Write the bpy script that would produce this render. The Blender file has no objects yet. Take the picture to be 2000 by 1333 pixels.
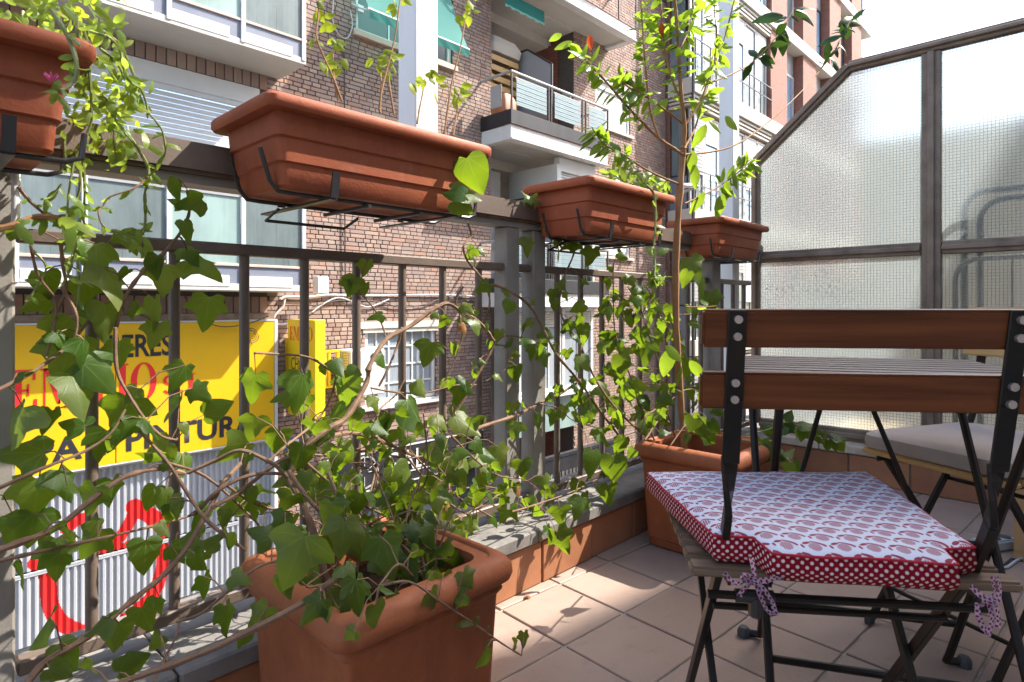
import bpy, bmesh, math, random
from mathutils import Vector, Matrix, Quaternion
random.seed(7)
S = bpy.context.scene
COL = S.collection
rad = math.radians
# ------------------------------------------------------------------ camera, sky, sun, exposure
CAM_H, CAM_A, FPX, HOR = 0.83, rad(43.7), 1194.0, 598.0       # eye height, heading, focal length and horizon of a 2000 px wide frame
FX, FY = math.cos(CAM_A), math.sin(CAM_A)
RX, RY = FY, -FX
cam = bpy.data.cameras.new('camera'); cam_o = bpy.data.objects.new('camera', cam); COL.objects.link(cam_o)
cam_o.location = (0, 0, CAM_H); cam_o.rotation_euler = (rad(90), 0, CAM_A - rad(90))
cam.sensor_width = 36; cam.lens = FPX / 2000 * 36; cam.shift_y = -(666.5 - HOR) / 2000
cam.clip_start = 0.02; cam.clip_end = 500
cam.dof.use_dof = True; cam.dof.focus_distance = 1.75; cam.dof.aperture_fstop = 13
S.camera = cam_o
SUN = Vector((0.8, -0.45, 1.0)).normalized()
w = bpy.data.worlds.new('World'); S.world = w; w.use_nodes = True
wn = w.node_tree.nodes; wl = w.node_tree.links
sky = wn.new('ShaderNodeTexSky'); sky.sky_type = 'NISHITA'; sky.sun_disc = False
sky.sun_elevation = math.asin(SUN.z); sky.sun_rotation = math.atan2(SUN.x, SUN.y)
sky.air_density = 1.0; sky.dust_density = 3.0; sky.ozone_density = 1.0
wl.new(sky.outputs[0], wn['Background'].inputs[0]); wn['Background'].inputs[1].default_value = 0.15
sl = bpy.data.lights.new('sun', 'SUN'); sl.energy = 3.3; sl.angle = rad(0.45); sl.color = (1.0, 0.95, 0.87)
so = bpy.data.objects.new('sun', sl); COL.objects.link(so); so.rotation_euler = SUN.to_track_quat('Z', 'Y').to_euler(); so.location = (6, -3, 12)
S.view_settings.view_transform = 'Standard'; S.view_settings.look = 'None'; S.view_settings.gamma = 1
S.view_settings.exposure = 2.0
S.cycles.use_denoising = True
S.cycles.max_bounces = 8; S.cycles.diffuse_bounces = 4; S.cycles.transmission_bounces = 8; S.cycles.transparent_max_bounces = 8
S.cycles.caustics_reflective = False; S.cycles.caustics_refractive = False
S.cycles.sample_clamp_indirect = 6

# ------------------------------------------------------------------ measuring: a pixel of the 2000 px photograph to a point on a plane of the place
def ray(px, py):
    r = (px - 1000) / FPX; u = (HOR - py) / FPX
    return Vector((FX + RX * r, FY + RY * r, u))
def onY(px, py, Y):
    d = ray(px, py); return Vector((0, 0, CAM_H)) + d * (Y / d.y)
def onX(px, py, X):
    d = ray(px, py); return Vector((0, 0, CAM_H)) + d * (X / d.x)
def onZ(px, py, Z):
    d = ray(px, py); return Vector((0, 0, CAM_H)) + d * ((Z - CAM_H) / d.z)
def cs(s, d, z):                                              # sideways and ahead of the viewer
    return Vector((FX * d + RX * s, FY * d + RY * s, z))
def xat(px, Y): return onY(px, 500, Y).x

# ------------------------------------------------------------------ mesh helpers
class MB:
    def __init__(self): self.v = []; self.f = []; self.m = []; self.uv = {}
    def quad(self, a, b, c, d, m=0):
        n = len(self.v); self.v += [tuple(a), tuple(b), tuple(c), tuple(d)]; self.f.append((n, n+1, n+2, n+3)); self.m.append(m)
    def poly(self, pts, m=0):
        n = len(self.v); self.v += [tuple(p) for p in pts]; self.f.append(tuple(range(n, n+len(pts)))); self.m.append(m)
    def hexa(self, p, m=0):                                    # eight corners: bottom loop, top loop
        n = len(self.v); self.v += [tuple(q) for q in p]
        for f in ((3,2,1,0),(4,5,6,7),(0,1,5,4),(1,2,6,5),(2,3,7,6),(3,0,4,7)):
            self.f.append(tuple(n+i for i in f)); self.m.append(m)
    def box(self, x0, x1, y0, y1, z0, z1, m=0):
        self.hexa([(x0,y0,z0),(x1,y0,z0),(x1,y1,z0),(x0,y1,z0),(x0,y0,z1),(x1,y0,z1),(x1,y1,z1),(x0,y1,z1)], m)
    def obox(self, c, ax, ay, az, m=0):                        # centre and three half vectors
        c, ax, ay, az = map(Vector, (c, ax, ay, az))
        self.hexa([c-ax-ay-az, c+ax-ay-az, c+ax+ay-az, c-ax+ay-az, c-ax-ay+az, c+ax-ay+az, c+ax+ay+az, c-ax+ay+az], m)
    def bar(self, a, b, wdt, thk, up=(0,0,1), m=0):            # straight bar of rectangular section
        a, b = Vector(a), Vector(b); d = (b - a); L = d.length; d.normalize()
        s = d.cross(Vector(up));
        if s.length < 1e-4: s = d.cross(Vector((1,0,0)))
        s.normalize(); u = s.cross(d)
        self.obox((a+b)/2, s*wdt/2, u*thk/2, d*L/2, m)
    def tube(self, pts, r, n=6, m=0, cap=True):
        pts = [Vector(p) for p in pts]; k = len(pts)
        rr = r if isinstance(r, (list, tuple)) else [r]*k
        if len(rr) != k: rr = [rr[0] + (rr[-1]-rr[0])*i/(k-1) for i in range(k)]
        base = len(self.v); side = None
        for i, p in enumerate(pts):
            t = (pts[min(i+1,k-1)] - pts[max(i-1,0)]); t.normalize()
            if side is None:
                side = t.cross(Vector((0.31,0.17,0.93)));
                if side.length < 1e-3: side = t.cross(Vector((1,0,0)))
            else: side = side - t*side.dot(t)
            side.normalize(); up = t.cross(side)
            for j in range(n):
                a = 2*math.pi*j/n; self.v.append(tuple(p + (side*math.cos(a) + up*math.sin(a))*rr[i]))
        for i in range(k-1):
            for j in range(n):
                a = base+i*n+j; b = base+i*n+(j+1)%n
                self.f.append((a, b, b+n, a+n)); self.m.append(m)
        if cap:
            self.f.append(tuple(base+j for j in reversed(range(n)))); self.m.append(m)
            self.f.append(tuple(base+(k-1)*n+j for j in range(n))); self.m.append(m)
    def loft(self, loops, m=0, cap0=True, cap1=True):
        n = len(loops[0]); base = len(self.v)
        for L in loops: self.v += [tuple(p) for p in L]
        for i in range(len(loops)-1):
            for j in range(n):
                a = base+i*n+j; b = base+i*n+(j+1)%n
                self.f.append((a, b, b+n, a+n)); self.m.append(m)
        if cap0: self.f.append(tuple(base+j for j in reversed(range(n)))); self.m.append(m)
        if cap1: self.f.append(tuple(base+(len(loops)-1)*n+j for j in range(n))); self.m.append(m)
    def prism(self, poly, axis, d0, d1, m=0):                  # polygon in two axes, pushed along the third
        def P(a, b, c):
            return {'x': (c,a,b), 'y': (a,c,b), 'z': (a,b,c)}[axis]
        self.loft([[P(a,b,d0) for a,b in poly], [P(a,b,d1) for a,b in poly]], m)
    def cyl(self, c, axis, r, h, n=12, m=0):
        c = Vector(c); axis = Vector(axis).normalized(); self.tube([c-axis*h/2, c+axis*h/2], r, n, m)
    def mesh(self, name, mats, off=(0,0,0), smooth=False, bevel=0, seg=1):
        me = bpy.data.meshes.new(name); o = Vector(off)
        me.from_pydata([tuple(Vector(v)-o) for v in self.v], [], self.f)
        for mt in (mats if isinstance(mats, (list, tuple)) else [mats]): me.materials.append(mt)
        if any(self.m): me.polygons.foreach_set('material_index', self.m)
        bm = bmesh.new(); bm.from_mesh(me)
        bmesh.ops.recalc_face_normals(bm, faces=bm.faces)
        if bevel:
            es = [e for e in bm.edges if len(e.link_faces) == 2 and e.calc_face_angle(0) > 0.6]
            bmesh.ops.bevel(bm, geom=es, offset=bevel, segments=seg, affect='EDGES', clamp_overlap=True)
        bm.to_mesh(me); bm.free()
        if smooth:
            me.polygons.foreach_set('use_smooth', [True]*len(me.polygons))
            try: me.set_sharp_from_angle(angle=rad(38))
            except Exception: pass
        me.update(); return me
def link(name, data, parent=None, loc=(0,0,0)):
    o = bpy.data.objects.new(name, data); COL.objects.link(o); o.location = loc
    if parent is not None: o.parent = parent
    return o
def tag(o, label=None, cat=None, group=None, kind=None):
    if label: o['label'] = label
    if cat: o['category'] = cat
    if group: o['group'] = group
    if kind: o['kind'] = kind
    return o
ORG = {}
def thing(name, loc, label, cat, group=None):
    o = link(name, None, None, loc); o.empty_display_size = 0.1; ORG[o.name] = Vector(loc)
    return tag(o, label, cat, group)
def org(o):
    v = Vector((0,0,0))
    while o is not None: v += o.location; o = o.parent
    return v
def part(name, mb, mats, parent, smooth=False, bevel=0, kind=None, label=None, seg=1):
    o = link(name, mb.mesh(name, mats, org(parent), smooth, bevel, seg), parent)
    if kind: o['kind'] = kind
    if label: o['label'] = label
    return o
def solo(name, mb, mats, label, cat, kind=None, smooth=False, bevel=0, group=None):
    vs = [Vector(v) for v in mb.v]; c = Vector((sum(v.x for v in vs)/len(vs), sum(v.y for v in vs)/len(vs), min(v.z for v in vs)))
    o = link(name, mb.mesh(name, mats, c, smooth, bevel), None, c)
    return tag(o, label, cat, group, kind)

# ------------------------------------------------------------------ materials
class NT:
    def __init__(self, name):
        self.mat = bpy.data.materials.new(name); self.mat.use_nodes = True
        self.t = self.mat.node_tree; self.n = self.t.nodes; self.l = self.t.links
        self.b = self.n['Principled BSDF']; self.out = self.n['Material Output']
    def new(self, k, **kw):
        x = self.n.new(k)
        for a, v in kw.items(): setattr(x, a, v)
        return x
    def put(self, sock, v):
        if hasattr(v, 'links') or isinstance(v, bpy.types.NodeSocket): self.l.new(v, sock)
        else: sock.default_value = v
    def math(self, op, a, b=0.0, c=0.0, clamp=False):
        x = self.new('ShaderNodeMath', operation=op, use_clamp=clamp)
        self.put(x.inputs[0], a); self.put(x.inputs[1], b); self.put(x.inputs[2], c); return x.outputs[0]
    def co(self, kind='Object'): return self.new('ShaderNodeTexCoord').outputs[kind]
    def pos(self): return self.new('ShaderNodeNewGeometry').outputs['Position']
    def mapv(self, v, scale=(1,1,1), rot=(0,0,0), loc=(0,0,0)):
        x = self.new('ShaderNodeMapping'); self.l.new(v, x.inputs[0])
        x.inputs['Scale'].default_value = scale; x.inputs['Rotation'].default_value = rot; x.inputs['Location'].default_value = loc
        return x.outputs[0]
    def noise(self, v, scale, detail=4, rough=0.55):
        x = self.new('ShaderNodeTexNoise'); self.l.new(v, x.inputs['Vector']); x.inputs['Scale'].default_value = scale
        x.inputs['Detail'].default_value = detail; x.inputs['Roughness'].default_value = rough; return x.outputs[0]
    def ramp(self, f, stops):
        x = self.new('ShaderNodeValToRGB'); self.l.new(f, x.inputs[0]); e = x.color_ramp.elements
        while len(e) < len(stops): e.new(0.5)
        for el, (p, c) in zip(e, stops):
            el.position = p; el.color = (*c, 1) if len(c) == 3 else c
        return x.outputs[0]
    def mix(self, f, a, b, mode='MIX'):
        x = self.new('ShaderNodeMix', data_type='RGBA', blend_type=mode)
        self.put(x.inputs[0], f)
        self.put(x.inputs[6], (*a, 1) if isinstance(a, tuple) and len(a) == 3 else a)
        self.put(x.inputs[7], (*b, 1) if isinstance(b, tuple) and len(b) == 3 else b)
        return x.outputs[2]
    def sep(self, v):
        x = self.new('ShaderNodeSeparateXYZ'); self.l.new(v, x.inputs[0]); return x.outputs
    def comb(self, a, b, c):
        x = self.new('ShaderNodeCombineXYZ')
        for i, q in enumerate((a, b, c)): self.put(x.inputs[i], q)
        return x.outputs[0]
    def bump(self, h, strength=0.3, dist=0.01):
        x = self.new('ShaderNodeBump'); self.l.new(h, x.inputs['Height']); x.inputs['Strength'].default_value = strength
        x.inputs['Distance'].default_value = dist; self.l.new(x.outputs[0], self.b.inputs['Normal']); return x.outputs[0]
    def set(self, col=None, rough=None, metal=None, spec=None):
        if col is not None: self.put(self.b.inputs['Base Color'], (*col, 1) if isinstance(col, tuple) and len(col) == 3 else col)
        if rough is not None: self.put(self.b.inputs['Roughness'], rough)
        if metal is not None: self.put(self.b.inputs['Metallic'], metal)
        if spec is not None: self.put(self.b.inputs['Specular IOR Level'], spec)
        return self.mat
def worn(name, col, dark=None, scale=8, rough=0.6, bump=0.15, amount=0.5, metal=0, spec=0.4, grain=120, stretch=(1,1,1), rnd=0.0):
    """paint, plaster or plastic with uneven colour, grain and a little relief"""
    t = NT(name); p = t.mapv(t.pos(), stretch); n1 = t.noise(p, scale, 5); n2 = t.noise(p, grain, 3)
    dark = dark or tuple(c*0.65 for c in col)
    f = t.math('MULTIPLY', t.ramp(n1, [(0.38, (0,0,0)), (0.68, (1,1,1))]), amount)
    c = t.mix(f, col, dark); c = t.mix(t.math('MULTIPLY', n2, 0.25), c, tuple(min(1, q*1.25) for q in col))
    if rnd:
        oi = t.new('ShaderNodeObjectInfo').outputs['Random']
        hs = t.new('ShaderNodeHueSaturation'); t.l.new(c, hs.inputs['Color'])
        t.l.new(t.math('MULTIPLY_ADD', oi, rnd, 1 - rnd/2), hs.inputs['Value']); c = hs.outputs[0]
    t.set(c, t.math('MULTIPLY_ADD', n1, 0.25, rough - 0.12), metal, spec)
    t.bump(t.math('MULTIPLY_ADD', n2, 0.5, t.math('MULTIPLY', n1, 0.5)), bump, 0.004)
    return t.mat
def wood(name, c1, c2, rough=0.45, scale=(3, 60, 60)):
    t = NT(name); p = t.mapv(t.co('Object'), scale)
    oi = t.new('ShaderNodeObjectInfo').outputs['Random']
    v = t.new('ShaderNodeVectorMath', operation='ADD'); t.l.new(p, v.inputs[0]); t.l.new(t.comb(t.math('MULTIPLY', oi, 37.0), 0.0, 0.0), v.inputs[1])
    n = t.noise(v.outputs[0], 1.0, 6, 0.65); g = t.noise(v.outputs[0], 4.0, 3)
    c = t.ramp(n, [(0.3, c1), (0.62, c2)]); c = t.mix(t.math('MULTIPLY', g, 0.35), c, tuple(q*0.45 for q in c1))
    t.set(c, rough, spec=0.28); t.bump(n, 0.2, 0.002); return t.mat
def leafmat(name, stops, trans, gloss=0.35, veins=True, mixt=0.45):
    t = NT(name); oi = t.new('ShaderNodeObjectInfo').outputs['Random']
    isl = t.new('ShaderNodeNewGeometry').outputs['Random Per Island']
    r = t.math('FRACT', t.math('ADD', oi, t.math('MULTIPLY', isl, 3.7)))
    c = t.ramp(r, stops)
    p = t.co('UV'); q = t.sep(p)
    n = t.noise(t.co('Object'), 90 if veins else 6, 3); c = t.mix(t.math('MULTIPLY', n, 0.4), c, tuple(x*0.5 for x in stops[0][1]))
    h = n
    if veins:
        ang = t.math('ARCTAN2', q[0], t.math('ADD', q[1], 0.02)); rr = t.math('SQRT', t.math('ADD', t.math('MULTIPLY', q[0], q[0]), t.math('MULTIPLY', q[1], q[1])))
        k = t.math('PINGPONG', t.math('ABSOLUTE', ang), 0.32)
        wv = t.math('SUBTRACT', 1.0, t.math('MULTIPLY', t.math('MULTIPLY', k, rr), 42.0), clamp=True)
        wv = t.math('MULTIPLY', wv, t.math('SUBTRACT', 1.0, t.math('MULTIPLY', rr, 0.7), clamp=True))
        c = t.mix(t.math('MULTIPLY', wv, 0.55), c, (0.16,0.24,0.08)); h = t.math('ADD', t.math('MULTIPLY', wv, -0.4), t.math('MULTIPLY', n, 0.5))
    t.set(c, gloss, spec=0.3); nb = t.bump(h, 0.25, 0.003)
    tr = t.new('ShaderNodeBsdfTranslucent'); tc = t.mix(0.75, c, trans, 'MIX'); t.l.new(tc, tr.inputs[0]); t.l.new(nb, tr.inputs['Normal'])
    mx = t.new('ShaderNodeMixShader'); mx.inputs[0].default_value = mixt
    t.l.new(t.b.outputs[0], mx.inputs[1]); t.l.new(tr.outputs[0], mx.inputs[2]); t.l.new(mx.outputs[0], t.out.inputs[0])
    return t.mat
def brickmat(name, per):
    t = NT(name)
    r = t.new('ShaderNodeObjectInfo').outputs['Random'] if per == 'object' else t.new('ShaderNodeNewGeometry').outputs['Random Per Island']
    c = t.ramp(r, [(0.0, (0.20,0.115,0.09)), (0.25, (0.32,0.22,0.175)), (0.5, (0.26,0.18,0.155)), (0.72, (0.39,0.285,0.22)), (0.9, (0.35,0.18,0.11)), (1.0, (0.22,0.175,0.165))])
    n = t.noise(t.pos(), 40, 4); n2 = t.noise(t.pos(), 1.2, 3)
    c = t.mix(t.math('MULTIPLY', n, 0.5), c, (0.2,0.14,0.12)); c = t.mix(t.math('MULTIPLY', n2, 0.3), c, (0.34,0.26,0.22))
    t.set(c, 0.85); t.bump(n, 0.4, 0.004); return t.mat
def farbrick(name, c1, c2, mortar, sx=0.25, sz=0.065):
    t = NT(name); p = t.sep(t.pos())
    b = t.new('ShaderNodeTexBrick'); t.l.new(t.comb(t.math('ADD', p[0], p[1]), p[2], 0.0), b.inputs['Vector'])
    b.inputs['Scale'].default_value = 1; b.inputs['Brick Width'].default_value = sx; b.inputs['Row Height'].default_value = sz
    b.inputs['Mortar Size'].default_value = 0.008; b.inputs['Color1'].default_value = (*c1,1); b.inputs['Color2'].default_value = (*c2,1); b.inputs['Mortar'].default_value = (*mortar,1)
    n = t.noise(t.pos(), 0.9, 4); c = t.mix(t.math('MULTIPLY', n, 0.35), b.outputs[0], tuple(q*0.6 for q in c1))
    t.set(c, 0.85); t.bump(t.math('SUBTRACT', 1.0, b.outputs[1]), 0.6, 0.01); return t.mat
def glass(name, tint, rough, fleck=0.3):
    """window glass seen from outside: dark room behind, sky in the reflection"""
    t = NT(name); n = t.noise(t.mapv(t.pos(), (2.2,2.2,0.8)), 1.3, 5, 0.65); st = t.noise(t.mapv(t.pos(), (30,30,0.7)), 1.0, 3); n = t.ramp(n, [(0.36,(0,0,0)),(0.66,(1,1,1))])
    c = t.mix(t.math('MULTIPLY', n, fleck), tint, tuple(q*0.3 for q in tint)); c = t.mix(t.math('MULTIPLY', st, 0.35), c, tuple(min(1,q*1.7) for q in tint)); t.set(c, t.math('MULTIPLY_ADD', st, 0.15, rough), 0.0, 0.9)
    t.bump(st, 0.05, 0.002); return t.mat

M = {}
M['rail'] = worn('rail_paint', (0.14,0.10,0.076), (0.075,0.052,0.04), 14, 0.5, 0.25, 0.7, 0, 0.5, 160)
M['steel'] = worn('grey_post_paint', (0.26,0.235,0.205), (0.15,0.13,0.105), 10, 0.55, 0.25, 0.7, 0, 0.4, 150)
M['black'] = worn('black_wire', (0.018,0.017,0.018), (0.03,0.024,0.02), 20, 0.35, 0.1, 0.4, 0, 0.6)
M['chairmetal'] = worn('dark_chair_metal', (0.011,0.009,0.008), (0.035,0.022,0.012), 14, 0.4, 0.12, 0.5, 0.1, 0.3)
def clay(name, col, dark, dust):
    t = NT(name); p = t.pos(); n1 = t.noise(p, 6, 6, 0.65); n2 = t.noise(p, 180, 2); st = t.noise(t.mapv(p, (34,34,3.0)), 1.0, 4); n3 = t.noise(t.mapv(p, (1,1,1), (0,0,0), (3,7,1)), 13, 6, 0.75)
    c = t.mix(t.math('MULTIPLY', t.ramp(n1, [(0.36,(0,0,0)),(0.68,(1,1,1))]), 0.75), col, dark)
    c = t.mix(t.math('MULTIPLY', t.ramp(st, [(0.5,(0,0,0)),(0.75,(1,1,1))]), 0.30), c, tuple(q*0.55 for q in dark))
    c = t.mix(t.math('MULTIPLY', t.ramp(n3, [(0.56,(0,0,0)),(0.74,(1,1,1))]), 0.32), c, dust); c = t.mix(t.math('MULTIPLY', n2, 0.12), c, dust)
    t.set(c, t.math('MULTIPLY_ADD', n3, 0.35, 0.42), spec=0.22); t.bump(t.math('ADD', n2, t.math('MULTIPLY', n3, 0.8)), 0.16, 0.003); return t.mat
M['terra'] = clay('terracotta_plastic', (0.345,0.088,0.035), (0.24,0.057,0.025), (0.44,0.21,0.135))
M['pot'] = clay('clay_pot', (0.36,0.112,0.042), (0.22,0.064,0.028), (0.44,0.235,0.145))
M['soil'] = worn('potting_soil', (0.05,0.03,0.02), (0.02,0.012,0.008), 40, 0.95, 1.0, 0.8, 0, 0.1, 60)
M['white'] = worn('white_paint', (0.56,0.555,0.545), (0.44,0.43,0.40), 3, 0.5, 0.06, 0.5)
M['post'] = worn('white_post_paint', (0.76,0.75,0.73), (0.55,0.40,0.24), 3.5, 0.4, 0.06, 0.22, stretch=(3,3,0.6))
M['cream'] = worn('cream_plaster', (0.52,0.485,0.43), (0.42,0.38,0.32), 2, 0.8, 0.15, 0.5)
M['bluegrey'] = worn('blue_grey_panel', (0.165,0.18,0.225), (0.12,0.13,0.165), 4, 0.6, 0.1, 0.6)
M['pink'] = worn('pink_sill', (0.50,0.36,0.30), (0.4,0.28,0.22), 6, 0.7, 0.1, 0.5)
M['mortar'] = worn('dark_mortar', (0.085,0.07,0.06), (0.05,0.04,0.035), 20, 0.9, 0.4, 0.6)
M['bricko'] = brickmat('brick_single', 'object'); M['bricks'] = brickmat('brick_mass', 'island')
M['tan'] = worn('tan_render', (0.72,0.60,0.42), (0.62,0.48,0.32), 2, 0.85, 0.2, 0.5)
M['coping'] = worn('grey_coping', (0.215,0.195,0.172), (0.10,0.095,0.092), 12, 0.85, 0.6, 0.8, 0, 0.3, 80)
M['oldcoping'] = worn('peeling_coping', (0.56,0.45,0.34), (0.30,0.19,0.11), 10, 0.85, 0.5, 0.9, 0, 0.3, 70)
M['frame'] = worn('brown_screen_frame', (0.23,0.165,0.118), (0.11,0.07,0.045), 12, 0.5, 0.25, 0.8, 0, 0.4)
M['asphalt'] = worn('asphalt', (0.05,0.05,0.052), (0.035,0.035,0.036), 3, 0.9, 0.5, 0.5, 0, 0.3, 60)
M['paving'] = worn('pavement', (0.30,0.29,0.27), (0.22,0.21,0.2), 3, 0.9, 0.3, 0.5)
M['yellow'] = worn('yellow_sign', (0.66,0.385,0.006), (0.58,0.32,0.006), 2, 0.45, 0.03, 0.4)
M['yellow2'] = worn('lemon_sign', (0.70,0.49,0.012), (0.62,0.42,0.012), 3, 0.45, 0.03, 0.4)
M['red'] = worn('red_paint', (0.62,0.02,0.02), (0.5,0.02,0.02), 6, 0.5, 0.05, 0.5)
M['ink'] = worn('dark_letter', (0.020,0.020,0.026), (0.026,0.026,0.03), 6, 0.5, 0.02, 0.3)
M['shutter'] = worn('corrugated_paint', (0.36,0.37,0.39), (0.28,0.29,0.31), 3, 0.45, 0.05, 0.5)
M['slat'] = worn('shutter_slats', (0.52,0.52,0.52), (0.44,0.43,0.42), 3, 0.5, 0.05, 0.5)
M['beige'] = worn('beige_band', (0.47,0.43,0.37), (0.36,0.32,0.27), 1.5, 0.8, 0.15, 0.6)
M['teal'] = None
M['pattern'] = None
# floor tile: matt terracotta, each a little different
def tilemat():
    t = NT('floor_tile'); oi = t.new('ShaderNodeObjectInfo').outputs['Random']
    c = t.ramp(oi, [(0, (0.245,0.158,0.115)), (0.35, (0.30,0.198,0.148)), (0.7, (0.265,0.175,0.135)), (1, (0.335,0.225,0.17))])
    n = t.noise(t.pos(), 7, 6, 0.65); n2 = t.noise(t.pos(), 150, 2); n3 = t.noise(t.mapv(t.pos(), (1,1,1), (0,0,0), (9,4,2)), 2.2, 4)
    c = t.mix(t.math('MULTIPLY', t.ramp(n, [(0.35,(0,0,0)),(0.7,(1,1,1))]), 0.4), c, (0.24,0.18,0.15)); c = t.mix(t.math('MULTIPLY', n2, 0.3), c, (0.40,0.31,0.26))
    c = t.mix(t.math('MULTIPLY', t.ramp(n3, [(0.45,(0,0,0)),(0.7,(1,1,1))]), 0.5), c, (0.38,0.29,0.24)); n4 = t.noise(t.mapv(t.pos(), (1,1,1), (0,0,0), (1,8,3)), 19, 6, 0.75); c = t.mix(t.math('MULTIPLY', t.ramp(n4, [(0.56,(0,0,0)),(0.7,(1,1,1))]), 0.35), c, (0.16,0.115,0.095))
    t.set(c, t.math('MULTIPLY_ADD', n, 0.3, 0.42), spec=0.4); t.bump(t.math('ADD', n2, n), 0.12, 0.003); return t.mat
M['tile'] = tilemat()
M['walltile'] = worn('skirting_tile', (0.42,0.18,0.085), (0.30,0.12,0.06), 7, 0.5, 0.15, 0.8, 0, 0.4, 90, rnd=0.35)
M['grout'] = worn('grout', (0.38,0.33,0.27), (0.13,0.11,0.09), 14, 0.95, 0.6, 0.9)
M['oldwood'] = wood('grey_brown_slat', (0.12,0.075,0.045), (0.24,0.155,0.10))
M['wood'] = wood('varnished_slat', (0.065,0.017,0.005), (0.20,0.060,0.018), 0.34)
M['tablewood'] = wood('table_slat', (0.12,0.09,0.075), (0.23,0.18,0.15), 0.42)
M['pale'] = wood('pale_wood', (0.45,0.27,0.10), (0.62,0.40,0.17), 0.5)
M['greycloth'] = worn('grey_cushion', (0.36,0.31,0.28), (0.30,0.26,0.235), 9, 0.95, 0.5, 0.5, 0, 0.1, 400)
M['card'] = worn('cardboard', (0.46,0.28,0.13), (0.38,0.22,0.10), 6, 0.8, 0.1, 0.4)
M['bolt'] = worn('bolt_steel', (0.55,0.47,0.42), (0.3,0.22,0.18), 60, 0.35, 0.1, 0.6, 0.8)
M['tubegrey'] = worn('grey_tube', (0.05,0.055,0.055), (0.04,0.035,0.03), 10, 0.4, 0.1, 0.5, 0.3)
M['tubelight'] = worn('light_tube', (0.5,0.47,0.42), (0.3,0.24,0.16), 10, 0.4, 0.1, 0.6, 0.3)
M['plug'] = worn('pale_plastic', (0.5,0.55,0.58), (0.4,0.44,0.46), 10, 0.5, 0.05, 0.4)
M['rubber'] = worn('rubber_foot', (0.05,0.055,0.055), (0.03,0.03,0.03), 30, 0.6, 0.1, 0.4)
M['bark'] = worn('brown_bark', (0.22,0.135,0.085), (0.09,0.052,0.033), 35, 0.8, 0.6, 0.8, 0, 0.2, 120)
M['treebark'] = worn('tree_bark', (0.30,0.16,0.07), (0.2,0.10,0.045), 25, 0.7, 0.3, 0.7, 0, 0.2, 120)
M['greenstem'] = worn('green_stem', (0.17,0.22,0.06), (0.2,0.13,0.05), 25, 0.5, 0.2, 0.5, 0, 0.4, 120)
M['ivy'] = leafmat('ivy_leaf', [(0,(0.019,0.050,0.011)),(0.3,(0.034,0.082,0.016)),(0.6,(0.056,0.116,0.021)),(0.82,(0.11,0.155,0.035)),(1,(0.17,0.19,0.045))], (0.34,0.50,0.014), 0.35, True, 0.5)
M['treeleaf'] = leafmat('glossy_leaf', [(0,(0.05,0.11,0.02)),(0.5,(0.09,0.16,0.03)),(1,(0.15,0.21,0.03))], (0.46,0.66,0.035), 0.28, False, 0.5)
M['succ'] = leafmat('fleshy_leaf', [(0,(0.09,0.16,0.03)),(0.5,(0.14,0.22,0.05)),(1,(0.24,0.29,0.07))], (0.50,0.66,0.07), 0.35, False, 0.48)
M['yleaf'] = leafmat('young_leaf', [(0,(0.10,0.17,0.03)),(0.7,(0.18,0.25,0.03)),(1,(0.30,0.27,0.04))], (0.58,0.68,0.035), 0.5, False, 0.5)
M['pinkf'] = worn('pink_petal', (0.62,0.10,0.25), (0.5,0.06,0.2), 30, 0.6, 0.1, 0.4)
M['shadedleaf'] = leafmat('shaded_tree_leaf', [(0,(0.014,0.04,0.010)),(1,(0.035,0.075,0.02))], (0.06,0.13,0.01), 0.3, False, 0.25)  # tree leaf copy with the shade of the upper right shoots in its colour
M['redleaf'] = leafmat('red_leaf', [(0,(0.4,0.05,0.02)),(1,(0.5,0.1,0.03))], (0.8,0.12,0.03), 0.5, False, 0.5)
M['dryleaf'] = leafmat('dry_leaf', [(0,(0.22,0.09,0.03)),(1,(0.3,0.14,0.04))], (0.5,0.22,0.04), 0.7, False, 0.35)
M['pane'] = glass('patterned_pane', (0.13,0.165,0.165), 0.22, 0.7)
M['paneg'] = glass('green_pane', (0.23,0.32,0.30), 0.25, 0.5)
M['darkpane'] = glass('dark_pane', (0.05,0.06,0.065), 0.08, 0.5)
M['panelblue'] = worn('ribbed_panel', (0.21,0.28,0.30), (0.16,0.21,0.23), 5, 0.4, 0.1, 0.6)
M['bluepane'] = glass('blue_pane', (0.22,0.34,0.44), 0.06, 0.5)
M['curtain'] = worn('net_curtain', (0.26,0.29,0.32), (0.15,0.175,0.2), 14, 0.9, 0.3, 0.7, stretch=(3,3,0.1))
M['fascia'] = worn('black_fascia', (0.014,0.014,0.018), (0.03,0.03,0.035), 3, 0.5, 0.1, 0.5, stretch=(3,3,0.4))
M['ledge'] = worn('dirty_soffit', (0.50,0.47,0.43), (0.36,0.33,0.29), 1.5, 0.85, 0.2, 0.6)
M['farbrick'] = farbrick('far_red_brick', (0.30,0.125,0.085), (0.24,0.095,0.06), (0.22,0.15,0.12))
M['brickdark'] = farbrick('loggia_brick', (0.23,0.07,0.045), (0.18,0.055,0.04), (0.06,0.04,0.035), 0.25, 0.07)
M['plastercam'] = worn('house_plaster', (0.72,0.68,0.61), (0.62,0.57,0.5), 1.5, 0.9, 0.2, 0.5)
M['blue'] = worn('blue_plate', (0.02,0.06,0.20), (0.02,0.05,0.16), 8, 0.4, 0.02, 0.3)
M['cable'] = worn('pale_cable', (0.55,0.52,0.5), (0.3,0.27,0.25), 12, 0.6, 0.1, 0.5)
M['darkcable'] = worn('dark_cable', (0.06,0.05,0.05), (0.04,0.03,0.03), 12, 0.6, 0.1, 0.5)
M['grey'] = worn('grey_divider', (0.30,0.30,0.30), (0.22,0.22,0.22), 3, 0.5, 0.05, 0.5)
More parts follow.
